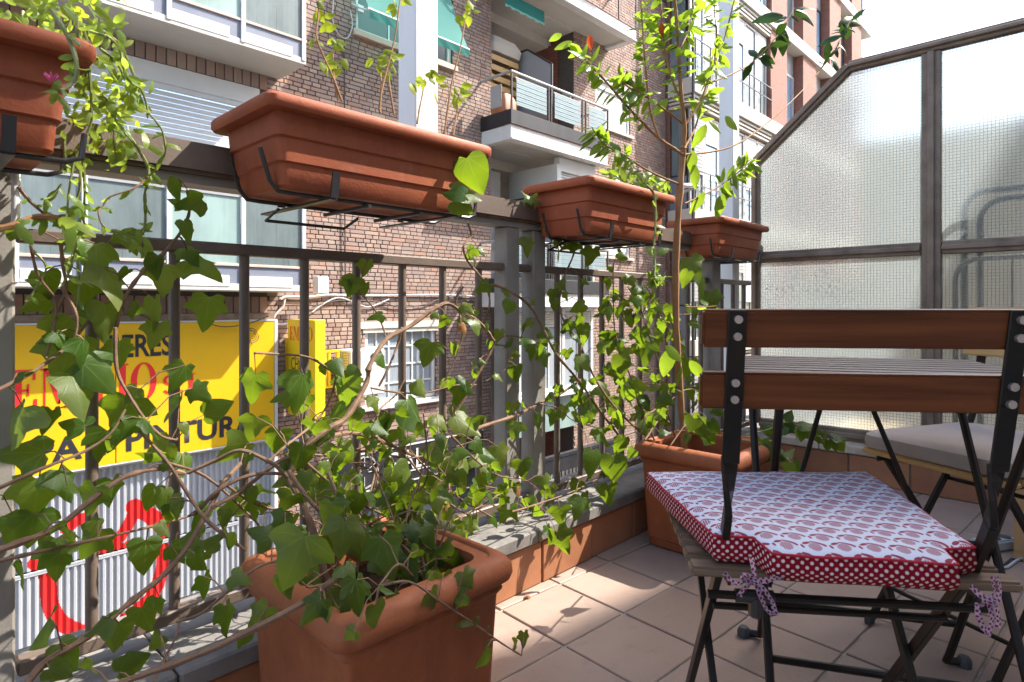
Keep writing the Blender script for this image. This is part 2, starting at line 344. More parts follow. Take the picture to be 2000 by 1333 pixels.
# woven awning cloth, wired glass, printed cushion cloth
def clothmat(name, col, trans, mixt=0.4):
    t = NT(name); n = t.noise(t.mapv(t.pos(), (1,1,0.2)), 6, 4); c = t.mix(t.math('MULTIPLY', n, 0.3), col, tuple(q*0.7 for q in col)); t.set(c, 0.8, spec=0.2)
    tr = t.new('ShaderNodeBsdfTranslucent'); tr.inputs[0].default_value = (*trans, 1)
    mx = t.new('ShaderNodeMixShader'); mx.inputs[0].default_value = mixt
    t.l.new(t.b.outputs[0], mx.inputs[1]); t.l.new(tr.outputs[0], mx.inputs[2]); t.l.new(mx.outputs[0], t.out.inputs[0]); return t.mat
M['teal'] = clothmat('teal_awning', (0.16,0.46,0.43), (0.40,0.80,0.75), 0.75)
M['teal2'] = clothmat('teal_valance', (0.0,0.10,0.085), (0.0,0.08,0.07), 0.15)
def wiredglass():
    t = NT('wired_glass'); p = t.pos(); q = t.sep(p); P = 0.0135
    def line(a, wd):
        f = t.math('PINGPONG', a, P/2); return t.math('LESS_THAN', f, wd)
    ln = t.math('MAXIMUM', line(q[1], 0.0008), line(q[2], 0.0008))
    sq = t.math('MULTIPLY', t.math('SINE', t.math('MULTIPLY', q[1], 2*math.pi/P)), t.math('SINE', t.math('MULTIPLY', q[2], 2*math.pi/P)))
    n = t.noise(p, 60, 3); dirt = t.noise(t.mapv(p, (1,1,1)), 70, 5, 0.75); band = t.noise(p, 2.4, 3)
    # mould freckles gather in a low band of the pane next to the street
    zz = t.math('SUBTRACT', 1.0, t.math('ABSOLUTE', t.math('MULTIPLY', t.math('SUBTRACT', q[2], 0.93), 7.0)), clamp=True)
    yy = t.math('MULTIPLY', t.math('SUBTRACT', q[1], 0.72), 4.0, clamp=True)
    fre = t.math('MULTIPLY', t.math('MULTIPLY', t.ramp(dirt, [(0.5,(0,0,0)),(0.66,(1,1,1))]), zz), yy)
    h = t.math('ADD', t.math('MULTIPLY', sq, 0.5), t.math('MULTIPLY', n, 0.4))
    bp = t.new('ShaderNodeBump'); t.l.new(h, bp.inputs['Height']); bp.inputs['Strength'].default_value = 0.05; bp.inputs['Distance'].default_value = 0.003
    g = t.new('ShaderNodeBsdfGlass'); g.inputs['Roughness'].default_value = 0.17; g.inputs['IOR'].default_value = 1.35; g.inputs['Color'].default_value = (0.88,0.90,0.89,1)
    t.l.new(bp.outputs[0], g.inputs['Normal'])
    tr = t.new('ShaderNodeBsdfTranslucent'); tr.inputs[0].default_value = (0.54,0.60,0.62,1); t.l.new(bp.outputs[0], tr.inputs['Normal'])
    m1 = t.new('ShaderNodeMixShader'); m1.inputs[0].default_value = 0.30
    t.l.new(g.outputs[0], m1.inputs[1]); t.l.new(tr.outputs[0], m1.inputs[2])
    t.set((0.06,0.065,0.06), 0.7); m2 = t.new('ShaderNodeMixShader')
    f = t.math('MAXIMUM', t.math('MULTIPLY', ln, 0.31), t.math('MULTIPLY', fre, 0.45)); f = t.math('ADD', f, t.math('MULTIPLY', band, 0.06))
    t.l.new(f, m2.inputs[0]); t.l.new(m1.outputs[0], m2.inputs[1]); t.l.new(t.b.outputs[0], m2.inputs[2]); t.l.new(m2.outputs[0], t.out.inputs[0]); return t.mat
M['wired'] = wiredglass()
def dots(t, u, v, pitch, r):
    """1 inside round dots on a staggered grid"""
    row = t.math('FLOOR', t.math('DIVIDE', v, pitch*0.5)); odd = t.math('MULTIPLY', t.math('MODULO', t.math('ABSOLUTE', row), 2.0), pitch*0.5)
    a = t.math('SUBTRACT', t.math('FRACT', t.math('DIVIDE', t.math('ADD', u, odd), pitch)), 0.5)
    b = t.math('MULTIPLY', t.math('SUBTRACT', t.math('FRACT', t.math('DIVIDE', v, pitch*0.5)), 0.5), 0.5)
    d = t.math('SQRT', t.math('ADD', t.math('MULTIPLY', a, a), t.math('MULTIPLY', b, b)))
    return t.math('SUBTRACT', 1.0, t.math('SMOOTH_MIN', t.math('MAXIMUM', t.math('MULTIPLY', t.math('SUBTRACT', d, r), 14.0), 0.0), 1.0, 0.05), clamp=True)
def printmat():
    t = NT('printed_cotton'); uv = t.sep(t.co('UV')); U, V = uv[0], uv[1]; PX, PV = 0.0375, 0.0265
    red = (0.22, 0.006, 0.025)
    def cell(off):
        row = t.math('FLOOR', t.math('DIVIDE', V, PV)); sh = t.math('MULTIPLY', t.math('MODULO', t.math('ABSOLUTE', row), 2.0), 0.5)
        a = t.math('SUBTRACT', t.math('FRACT', t.math('ADD', t.math('ADD', t.math('DIVIDE', U, PX), sh), off)), 0.5)
        b = t.math('SUBTRACT', t.math('FRACT', t.math('DIVIDE', V, PV)), 0.5); return a, b
    a, b = cell(0.0)
    def ell(cx, cy, rx, ry, rot=0.0):
        x = t.math('SUBTRACT', a, cx); y = t.math('SUBTRACT', b, cy); c, s = math.cos(rot), math.sin(rot)
        x2 = t.math('ADD', t.math('MULTIPLY', x, c), t.math('MULTIPLY', y, s)); y2 = t.math('SUBTRACT', t.math('MULTIPLY', y, c), t.math('MULTIPLY', x, s))
        x2 = t.math('DIVIDE', x2, rx); y2 = t.math('DIVIDE', y2, ry)
        return t.math('LESS_THAN', t.math('ADD', t.math('MULTIPLY', x2, x2), t.math('MULTIPLY', y2, y2)), 1.0)
    berry = ell(0.03, -0.13, 0.23, 0.35)
    chk = t.math('MULTIPLY', t.math('SINE', t.math('MULTIPLY', t.math('ADD', a, b), 36.0)), t.math('SINE', t.math('MULTIPLY', t.math('SUBTRACT', a, b), 36.0)))
    berry = t.math('MULTIPLY', berry, t.math('LESS_THAN', chk, 0.2))
    leaf1 = t.math('MULTIPLY', ell(0.20, 0.17, 0.34, 0.135, -0.75), t.math('SUBTRACT', 1.0, ell(0.12, 0.05, 0.33, 0.13, -0.75)))
    leaf2 = ell(-0.22, 0.22, 0.19, 0.10, 0.75)
    stem = ell(0.0, 0.36, 0.015, 0.10, 0.3)
    drop = ell(-0.41, -0.10, 0.055, 0.17, 0.15)
    m = t.math('MAXIMUM', t.math('MAXIMUM', berry, leaf1), t.math('MAXIMUM', leaf2, t.math('MAXIMUM', stem, drop)))
    n = t.noise(t.co('UV'), 900, 2); c = t.mix(m, (0.52,0.545,0.61), red); c = t.mix(t.math('MULTIPLY', n, 0.2), c, (0.45,0.4,0.45))
    t.set(c, 0.9, spec=0.15); t.bump(n, 0.35, 0.001); return t.mat
M['print'] = printmat()
def polkamat(name, ground, dot, pitch, r):
    t = NT(name); uv = t.sep(t.co('UV')); m = dots(t, uv[0], uv[1], pitch, r)
    n = t.noise(t.co('UV'), 700, 2); c = t.mix(m, ground, dot); c = t.mix(t.math('MULTIPLY', n, 0.2), c, tuple(q*0.5 for q in ground)); t.set(c, 0.9, spec=0.15); t.bump(n, 0.3, 0.001); return t.mat
M['polka'] = polkamat('polka_cotton', (0.22,0.005,0.014), (0.70,0.56,0.52), 0.0122, 0.15)
M['ribbon'] = polkamat('spotted_ribbon', (0.62,0.46,0.53), (0.27,0.01,0.05), 0.007, 0.22)
M['piping'] = worn('red_piping', (0.36,0.01,0.025), (0.3,0.01,0.02), 30, 0.8, 0.2, 0.4)

# ------------------------------------------------------------------ ground, street, own house
ZS = -4.2
def structure(name, mb, mats, **kw):
    o = link(name, mb.mesh(name, mats, (0,0,0), **kw)); o['kind'] = 'structure'; return o
m = MB(); m.box(-150, 250, -150, 150, ZS-0.5, ZS-0.02); structure('ground', m, M['paving'])
m = MB(); m.box(-60, 140, 1.9, 5.2, ZS-0.02, ZS); structure('road', m, M['asphalt'])
m = MB(); m.box(-60, 140, 5.2, 8.2, ZS-0.019, ZS+0.12); structure('pavement', m, M['paving'], bevel=0.02)
m = MB(); m.box(-8, 3.0, -9, -1.0, ZS-0.01, 2.7); m.box(3.0, 4.4, -1.85, -1.0, ZS-0.01, 2.7); structure('house_wall', m, M['plastercam'])
m = MB(); m.box(-8, 40, -1.0, 1.28, ZS-0.01, -0.31); structure('lower_storey_wall', m, M['plastercam'])
m = MB(); m.prism([(3.02, -20), (30, -20), (30, -4.44), (11.2, -4.44), (10.75, -4.38), (3.02, -2.0)], 'z', ZS-0.01, 12.0); structure('added_shade_block', m, M['plastercam'])   # unseen block added to shade the terrace, front edge shaped to the shadow line

# ------------------------------------------------------------------ terrace floor of single tiles
fl = link('terrace_floor', None, None, (1.0, 0.3, -0.3)); fl['kind'] = 'structure'
m = MB(); m.box(-2.5, 7.2, -1.0, 1.5, -0.3, -0.005); part('screed', m, M['grout'], fl)
PT = 0.236; g0 = cs(0.1277, 1.4947, 0); e1 = Vector((math.cos(rad(-4)), math.sin(rad(-4)), 0)); e2 = Vector((-e1.y, e1.x, 0))
tm = MB(); h = PT/2 - 0.0032; tm.box(-h, h, -h, h, -0.012, 0.0); tmesh = tm.mesh('floor_tile', M['tile'], bevel=0.0022)
k = 0
for i in range(-9, 10):
    for j in range(-12, 6):
        c = g0 + e1*PT*(i+0.5) + e2*PT*(j+0.5)
        if not (-0.2 < c.x < 3.42 and -0.95 < c.y < 1.31): continue
        dd = c.x*FX + c.y*FY
        if dd < 0.35: continue
        o = link('floor_tile', tmesh, fl, c - fl.location + Vector((0,0,random.uniform(-0.0008,0.0008))))
        o.rotation_euler = (random.uniform(-.003,.003), random.uniform(-.003,.003), rad(-4)); k += 1
m = MB(); m.box(3.55, 7.0, -0.98, 1.3, -0.004, 0.0); part('neighbour_floor', m, M['tan'], fl)
m = MB(); m.box(-2.4, -0.35, -0.98, 1.2, -0.004, 0.0); part('plain_floor', m, M['tile'], fl)

# ------------------------------------------------------------------ low kerb walls with skirting tiles and coping
def kerb(name, label, along, a0, a1, face, depth, joint0, pitch, cop):
    root = thing(name, ((a0+a1)/2, face, 0) if along == 'x' else (face, (a0+a1)/2, 0), label, 'low wall')
    def B(mb, u0, u1, v0, v1, z0, z1):
        mb.box(u0, u1, v0, v1, z0, z1) if along == 'x' else mb.box(v0, v1, u0, u1, z0, z1)
    m = MB(); B(m, a0, a1, face+0.012, face+depth-0.01, -0.01, 0.128); part('core', m, M['grout'], root)
    n0 = math.floor((a0-joint0)/pitch); u = joint0 + n0*pitch
    while u < a1:
        lo, hi = max(u, a0)+0.003, min(u+pitch, a1)-0.003
        if hi - lo > 0.02:
            m = MB(); d = random.uniform(-0.0015, 0.0015); B(m, lo, hi, face+d, face+0.0115, 0.002, 0.126); part('skirting_tile', m, M['walltile'], root, bevel=0.002)
        u += pitch
    u = a0
    while u < a1:
        v = min(u+0.98, a1); m = MB(); B(m, u+0.002, v-0.002, face-0.012, face+depth, 0.13+random.uniform(0,.001), 0.171); part('coping_slab', m, cop, root, bevel=0.005); u = v
    return root
kerb('kerb_wall', 'low tiled kerb with rough grey coping under the dark balcony railing', 'x', -0.6, 3.52, 1.2, 0.30, 1.638, 0.25, M['coping'])
kerb('kerb_wall', 'low tiled kerb with peeling beige coping under the frosted screen', 'y', -0.98, 1.185, 3.2, 0.22, 0.1, 0.25, M['oldcoping'])

# ------------------------------------------------------------------ railing
RYC = 1.33
rl = thing('railing', (1.5, RYC, 0.17), 'dark brown metal balcony railing with ivy climbing its balusters', 'railing')
m = MB(); m.box(-0.6, 3.3, 1.287, 1.375, 1.092, 1.156); part('handrail', m, M['rail'], rl, bevel=0.008, seg=2)
m = MB(); m.box(-0.6, 3.3, 1.303, 1.36, 1.074, 1.0915); part('handrail_lip', m, M['steel'], rl)
for a, b in ((-0.6, 0.098), (0.17, 1.339), (1.401, 1.464), (1.526, 2.708), (2.792, 3.2)):
    m = MB(); m.box(a, b, 1.314, 1.346, 0.938, 0.962); part('mid_rail', m, M['rail'], rl, bevel=0.003)
    m = MB(); m.box(a, b, 1.314, 1.346, 0.202, 0.228); part('bottom_rail', m, M['rail'], rl, bevel=0.003)
bm_ = MB(); bm_.tube([(0,0,0.2285),(0,0,0.9375)], 0.0105, 12); bmesh_ = bm_.mesh('baluster', M['rail'], (0,0,0), True)
bx = [0.278+0.1385*i for i in range(-6, 8) if not 0.0 < 0.278+0.1385*i < 0.2] + [1.614+0.131*i for i in range(9)] + [2.88, 3.01, 3.14]
for x in bx: link('baluster', bmesh_, rl, (x-1.5, 0, -0.17))
pm = MB(); pm.box(-0.031, 0.031, -0.026, 0.03, 0.172, 1.0735); pmesh = pm.mesh('post', M['steel'], (0,0,0), bevel=0.004)
for x in (0.134, 1.37, 1.495): link('post', pmesh, rl, (x-1.5, 0, -0.17))
m = MB(); m.box(2.71, 2.79, 1.29, 1.37, 0.172, 1.0735); part('post', m, M['steel'], rl, bevel=0.006)
m = MB(); m.box(1.325, 1.54, 1.285, 1.375, 0.1715, 0.178); part('base_plate', m, M['steel'], rl)
m = MB(); m.tube([(0.163, 1.285, 0.955), (0.163, 1.285, 1.062), (0.158, 1.289, 1.072)], 0.0065, 10); part('end_pipe', m, M['white'], rl, True)
# white posts of the awning frame
m = MB(); m.box(0.985, 1.063, 1.292, 1.37, 1.1565, 3.4); solo('awning_post', m, M['post'], 'rust stained white post standing on the handrail behind the largest planter', 'post', bevel=0.004)
m = MB(); m.box(3.12, 3.2, 1.378, 1.455, 0.1715, 3.4); solo('awning_post', m, M['post'], 'tall white post beside the slanting edge of the frosted screen', 'post', bevel=0.004)

# ------------------------------------------------------------------ wired glass screen at the end of the terrace
XS = 3.31
sc_ = thing('privacy_screen', (XS, 0.3, 0.17), 'frosted wired glass screen in a brown metal frame', 'screen')
ZT = 2.0; YL = 1.33; YC = 0.873; ZL = 1.60; ZB = 0.2; ZM = 1.09; YM = 0.537; YR = -0.30
def fbar(a, b, wd, nm='frame_bar', d=0.045):
    m = MB(); m.bar((XS, *a), (XS, *b), wd, d, up=(1,0,0)); part(nm, m, M['frame'], sc_, bevel=0.004)
    m = MB(); m.bar((XS-0.03, *a), (XS-0.03, *b), wd*0.36, 0.02, up=(1,0,0)); part('glazing_bead', m, M['frame'], sc_, bevel=0.003)
fbar((YL, ZB), (YL, ZL), 0.045); fbar((YL, ZL+0.01), (YC, ZT), 0.05); fbar((YC, ZT), (-0.95, ZT), 0.05)
for y, zt in ((YM, ZT-0.028), (YR, ZT-0.028)): fbar((y, ZB+0.03), (y, zt), 0.075, 'mullion')
for a, b in ((YL-0.025, YM+0.04), (YM-0.04, YR+0.04), (YR-0.04, -0.95)):
    fbar((a, ZM), (b, ZM), 0.058, 'mid_bar'); fbar((a, ZB), (b, ZB), 0.06, 'bottom_bar')
def pane(poly):
    m = MB(); m.prism([(y, z) for y, z in poly], 'x', XS-0.003, XS+0.003); part('pane', m, M['wired'], sc_)
dl = 0.02
pane([(YL-dl, ZM+dl), (YM+.03, ZM+dl), (YM+.03, ZT-dl), (YC, ZT-dl), (YL-dl, ZL-dl)])
pane([(YL-dl, ZB+dl), (YM+.03, ZB+dl), (YM+.03, ZM-dl), (YL-dl, ZM-dl)])
for a, b in ((YM-.03, YR+.03), (YR-.03, -0.94)):
    pane([(a, ZM+dl), (b, ZM+dl), (b, ZT-dl), (a, ZT-dl)]); pane([(a, ZB+dl), (b, ZB+dl), (b, ZM-dl), (a, ZM-dl)])
# behind the screen
m = MB(); m.box(7.0, 7.25, -1.0, 1.75, 0.0, 2.5); m.box(7.0, 7.25, 1.752, 2.4, -4.0, 1.1); solo('partition_wall', m, M['tan'], 'tan wall standing blurred behind the frosted screen', 'wall')
def bedframe(label, X, y0, ztop, rr, mat, spindles, y1=-0.85, R=0.09):
    root = thing('metal_bed_frame', (X, (y0+y1)/2, 0.0), label, 'bed frame', 'metal frames behind the screen')
    p = [Vector((X, y0, 0.001)), Vector((X, y0, ztop-R))] + [Vector((X, y0-R+R*math.cos(a), ztop-R+R*math.sin(a))) for a in [rad(q) for q in range(15, 91, 15)]]
    p += [Vector((X, y1+R+R*math.cos(a), ztop-R+R*math.sin(a))) for a in [rad(q) for q in range(90, 181, 15)]] + [Vector((X, y1, 0.001))]
    m = MB(); m.tube(p, rr, 10); part('tube', m, mat, root, True)
    for y in spindles:
        m = MB(); m.tube([(X, y, 0.25), (X, y, ztop-rr*0.8)], 0.005, 6); part('spindle', m, mat, root, True)
    m = MB(); m.tube([(X, y0-rr*0.5, 0.25), (X, y1+rr*0.5, 0.25)], rr*0.7, 8); part('crossbar', m, mat, root, True)
bedframe('taller grey tubular frame leaning behind the frosted screen', 3.44, 0.435, 1.345, 0.0135, M['tubegrey'], [])
bedframe('slightly shorter grey tubular frame inside the taller one behind the frosted screen', 3.42, 0.375, 1.30, 0.0125, M['tubegrey'], [], -0.8)
bedframe('pale tubular bedhead with thin spindles behind the frosted screen', 3.38, 0.46, 1.04, 0.0115, M['tubelight'], [0.26, 0.16, 0.06, -0.04, -0.14, -0.24, -0.34], -0.7)
m = MB(); m.box(3.9, 4.5, -0.6, 0.25, 0.001, 0.72); m.box(3.92, 4.48, -0.58, 0.23, 0.7205, 0.76); solo('storage_box', m, M['card'], 'brown storage box behind the bed frames and the frosted screen', 'box')
# ------------------------------------------------------------------ planters hung on the railing
def rrect(x0, x1, y0, y1, z, r, n=4):
    out = []
    for cx, cy, a0 in ((x1-r, y1-r, 0), (x0+r, y1-r, 90), (x0+r, y0+r, 180), (x1-r, y0+r, 270)):
        for i in range(n): a = rad(a0 + 90*i/(n-1)); out.append(Vector((cx + r*math.cos(a), cy + r*math.sin(a), z)))
    return out
def planter(label, x0, x1, y0, y1, zb, zt):
    root = thing('planter_box', ((x0+x1)/2, (y0+y1)/2, zb), label, 'planter', 'terracotta planter boxes on the railing')
    H = zt - zb; prof = [(0.0, .048), (0.03, .044), (0.28, .041), (0.30, .036), (0.56, .033), (0.58, .028), (0.865, .025)]
    m = MB(); L = [rrect(x0+i, x1-i, y0+i, y1-i, zb+H*f, 0.018) for f, i in prof]
    L += [rrect(x0+i, x1-i, y0+i, y1-i, z, 0.014) for i, z in ((0.031, zt-0.01), (0.058, zb+0.02))]
    m.loft(L, cap0=True, cap1=True); part('body', m, M['terra'], root, True)
    m = MB(); L = [rrect(x0+i, x1-i, y0+i, y1-i, z, 0.02) for i, z in ((0.0245, zt-0.026), (0.004, zt-0.025), (0.0, zt-0.018), (0.0, zt-0.006), (0.004, zt), (0.022, zt), (0.026, zt-0.004), (0.0275, zt-0.012))]
    m.loft(L, cap0=False, cap1=False); part('rim', m, M['terra'], root, True)
    m = MB(); m.box(x0+0.035, x1-0.035, y0+0.035, y1-0.035, zt-0.05, zt-0.035); part('soil', m, M['soil'], root)
    return root
PB, PZ = 1.05, 1.21
P0 = planter('nearest planter box, cropped at the corner, with a trailing plant of pale green leaves', -0.33, 0.227, 1.04, 1.32, PB, PZ)
P1 = planter('largest looking planter box, in front of the rust stained white post', 0.476, 1.030, 1.04, 1.32, PB, PZ)
P3 = planter('planter box between the pair of wide railing posts and the tree', 1.43, 1.93, 1.05, 1.33, PB, PZ)
P4 = planter('small looking planter box farthest along the railing, by the frosted screen', 2.46, 2.98, 1.13, 1.40, PB, PZ)
def holder(label, x0, x1, y0, y1, zb):
    root = thing('planter_holder', ((x0+x1)/2, (y0+y1)/2, zb-0.02), label, 'planter bracket', 'black wire planter holders')
    z = zb - 0.006; ya, yb = y0+0.062, y1-0.085
    for y in (ya, yb):
        m = MB(); q = 0.045; m.tube([(x0+0.012, y, z+0.075), (x0+0.03, y, z+0.018), (x0+0.045, y, z), (x0+0.07, y, z-0.001), (x1-0.07, y, z-0.001), (x1-0.03, y, z), (x1-0.01, y, z+0.008), (x1-0.006, y, z+0.045)], 0.0042, 8); part('long_rod', m, M['black'], root, True)
    for f in (0.25, 0.42, 0.66, 0.82):
        x = x0 + (x1-x0)*f; m = MB()
        if f in (0.25, 0.82):
            m.bar((x, y0+0.024, z-0.007), (x, yb+0.13, z-0.007), 0.016, 0.004)
            m.bar((x, y0+0.021, z-0.006), (x, y0+0.013, z+0.042), 0.016, 0.004, up=(0,1,0)); part('flat_arm', m, M['black'], root)
        else:
            m.tube([(x, ya-0.02, z-0.008), (x, yb+0.03, z-0.008)], 0.0042, 6); part('cross_rod', m, M['black'], root, True)
    m = MB(); xa, xb = x0+0.11, x0+0.30; m.tube([(xa, yb, z-0.012), (xa, yb+0.06, z-0.03), (xb, yb+0.06, z-0.03), (xb+0.0, yb, z-0.012)], 0.0035, 6); part('spacer', m, M['black'], root, True)
    m = MB(); xm = (x0+x1)/2
    for x in (x0+(x1-x0)*0.25, x0+(x1-x0)*0.82): m.bar((x, 1.2815, z), (x, 1.2815, 1.157), 0.016, 0.003, up=(0,1,0)); m.bar((x, 1.283, 1.158), (x, 1.376, 1.158), 0.016, 0.003)
    part('rail_hook', m, M['black'], root)
for pl, lb in (((-0.33, 0.227, 1.04, 1.32, PB), 'black wire holder under the nearest cropped planter box'), ((0.476, 1.03, 1.04, 1.32, PB), 'black wire holder under the largest looking planter box'),
               ((1.43, 1.93, 1.05, 1.33, PB), 'black wire holder under the planter box beside the tree'), ((2.46, 2.98, 1.13, 1.40, PB), 'black wire holder under the farthest planter box')):
    holder(lb, *pl)
# ------------------------------------------------------------------ clay pots on the floor
def bigpot(label, x0, x1, y0, y1, zt):
    root = thing('clay_pot', ((x0+x1)/2, (y0+y1)/2, 0), label, 'flower pot', 'square clay pots on the floor')
    m = MB(); L = []
    for i, z in ((.042, 0.001), (.036, 0.006), (.034, .03), (.030, .034), (.018, zt-.075), (.010, zt-.064), (.020, zt-.05), (.021, zt-.02)): L.append(rrect(x0+i, x1-i, y0+i, y1-i, z, 0.022, 5))
    L += [rrect(x0+i, x1-i, y0+i, y1-i, z, 0.012, 5) for i, z in ((.045, zt-.02), (.055, .12))]
    m.loft(L); part('body', m, M['pot'], root, True)
    m = MB(); c = []
    for a in range(200, -61, -20): c.append((0.024 - 0.024*math.cos(rad(a-20)) if False else 0.022 + 0.026*-math.cos(rad(180-a)), zt - 0.028 + 0.026*math.sin(rad(a))))
    prof = [(.022, zt-.056), (.008, zt-.054), (-.002, zt-.046), (-.006, zt-.034), (-.005, zt-.02), (.002, zt-.008), (.012, zt-.001), (.022, zt), (.026, zt-.003), (.027, zt-.006), (.046, zt-.008), (.048, zt-.02)]
    m.loft([rrect(x0+i, x1-i, y0+i, y1-i, z, 0.03, 6) for i, z in prof], cap0=False, cap1=False); part('rim', m, M['pot'], root, True)
    m = MB(); m.box(x0+.056, x1-.056, y0+.056, y1-.056, zt-.10, zt-.075); part('soil', m, M['soil'], root)
    return root
POT1 = bigpot('large square clay pot in the foreground with ivy spilling over its rim', 0.475, 0.845, 0.80, 1.17, 0.36)
POT2 = bigpot('square clay pot with the slender tree, behind the patterned chair cushion', 1.83, 2.20, 0.80, 1.165, 0.36)
# ------------------------------------------------------------------ folding furniture
class Fr:                                                     # a local frame: sideways, forward, up -> world
    def __init__(self, o, fwd):
        self.o = Vector(o); self.f = Vector((fwd.x, fwd.y, 0)).normalized(); self.l = Vector((self.f.y, -self.f.x, 0))
    def __call__(self, a, b, z): return self.o + self.l*a + self.f*b + Vector((0,0,z))
def dirc(s, d): return Vector((FX*d + RX*s, FY*d + RY*s, 0))
def slat(F, a0, a1, b, z, wd, th, mat, root, lean=0.0, name='slat', vertical=False):
    m = MB(); c = F((a0+a1)/2, b, z)
    if vertical:
        u = (Vector((0,0,1)) - F.f*lean).normalized(); n = F.l.cross(u)
        m.obox((0,0,0), (abs(a1-a0)/2, 0, 0), (0, th/2, 0), (0, 0, wd/2))
    else: m.obox((0,0,0), (abs(a1-a0)/2, 0, 0), (0, wd/2, 0), (0, 0, th/2))
    o = link(name, m.mesh(name, mat, (0,0,0), bevel=0.0035, seg=2), root, c - org(root))
    o.rotation_euler = (math.atan(lean) if vertical else 0, 0, math.atan2(F.l.y, F.l.x)); return o
def foldchair(label, F, wood_, seatwood, cross_z=0.215, hs=0.172, half=0.222):
    root = thing('folding_chair', F(0, 0.2, 0), label, 'chair', 'folding bistro chairs')
    top = 0.825; lean = 0.06
    for s in (-1, 1):
        a = s*hs
        m = MB()                                               # back upright: flat strap, twisted below the backrest, down to the front foot
        pts = [(-0.045, top), (-0.022, 0.70), (-0.004, 0.61)]
        for (b0, z0), (b1, z1) in zip(pts, pts[1:]): m.bar(F(a, b0, z0), F(a, b1, z1), 0.024, 0.005, up=F.f)
        tw = [(0.0, 0.62, 0), (0.004, 0.595, 25), (0.008, 0.57, 55), (0.012, 0.545, 80), (0.014, 0.53, 90)]
        loops = []
        for b, z, ang in tw:
            c, s_ = math.cos(rad(ang)), math.sin(rad(ang)); x, y = F.l*c + F.f*s_, -F.l*s_ + F.f*c
            loops.append([F(a, b, z) + x*sx*0.012*(1-ang/400) + y*sy*0.0028*(1+ang/90) for sx, sy in ((-1,-1),(1,-1),(1,1),(-1,1))])
        m.loft(loops)
        m.bar(F(a, 0.014, 0.532), F(a, 0.055, 0.45), 0.011, 0.017, up=F.f); m.bar(F(a, 0.055, 0.452), F(a, 0.40, 0.012), 0.011, 0.018, up=F.f)
        part('back_leg', m, M['chairmetal'], root, bevel=0.0012)
        m = MB(); ai = s*(hs-0.016); m.bar(F(ai+s*0.008, 0.36, 0.437), F(ai, 0.03, 0.012), 0.011, 0.017, up=F.f); part('front_leg', m, M['chairmetal'], root, bevel=0.0012)
        for b, aa in ((0.405, a), (0.026, ai)):
            m = MB(); m.bar(F(aa, b, 0.0), F(aa, b, 0.022), 0.018, 0.022, up=F.f); part('rubber_foot', m, M['rubber'], root, bevel=0.003)
        for z in (0.812, 0.789, 0.726, 0.703):
            b = -0.045 + (top - z)*0.19 - 0.006; m = MB(); m.cyl(F(a, b, z), F.f, 0.0055, 0.006, 12); part('bolt', m, M['bolt'], root, True)
        m = MB(); m.bar(F(s*(hs-0.006), 0.03, 0.436), F(s*(hs-0.006), 0.385, 0.436), 0.004, 0.022, up=(0,0,1)); part('seat_rail', m, M['chairmetal'], root)
    for z in (0.8, 0.7145): slat(F, -hs-0.044, hs+0.044, -0.045+(top-z)*0.19+0.009, z, 0.052, 0.014, wood_, root, 0.19, 'back_slat', True)
    for i in range(8): slat(F, -half, half-0.007, 0.03+i*0.0505, 0.449, 0.034, 0.014, seatwood, root, 0, 'seat_slat')
    for b, z, r in ((0.06, 0.43, 0.0055), (0.055, 0.40, 0.006), (0.115, 0.355, 0.0055), (0.335, 0.085, 0.0055)):
        m = MB(); e = 0.02 if z == 0.40 else 0; m.tube([F(-hs-e, b, z), F(hs+e, b, z)], r, 8); part('crossbar', m, M['chairmetal'], root, True)
    m = MB(); m.tube([F(-hs+0.05, 0.055, 0.40), F(-hs+0.05, 0.056, 0.372)], 0.011, 8); m.tube([F(-hs+0.02, 0.055, 0.40), F(-hs+0.075, 0.055, 0.40)], 0.0095, 8); part('hinge', m, M['black'], root, True)
    return root
CH1 = Fr(cs(0.476, 0.836, 0), dirc(0.12, 0.993))
foldchair('dark metal folding chair with two brown wooden back slats in the foreground', CH1, M['wood'], M['oldwood'])
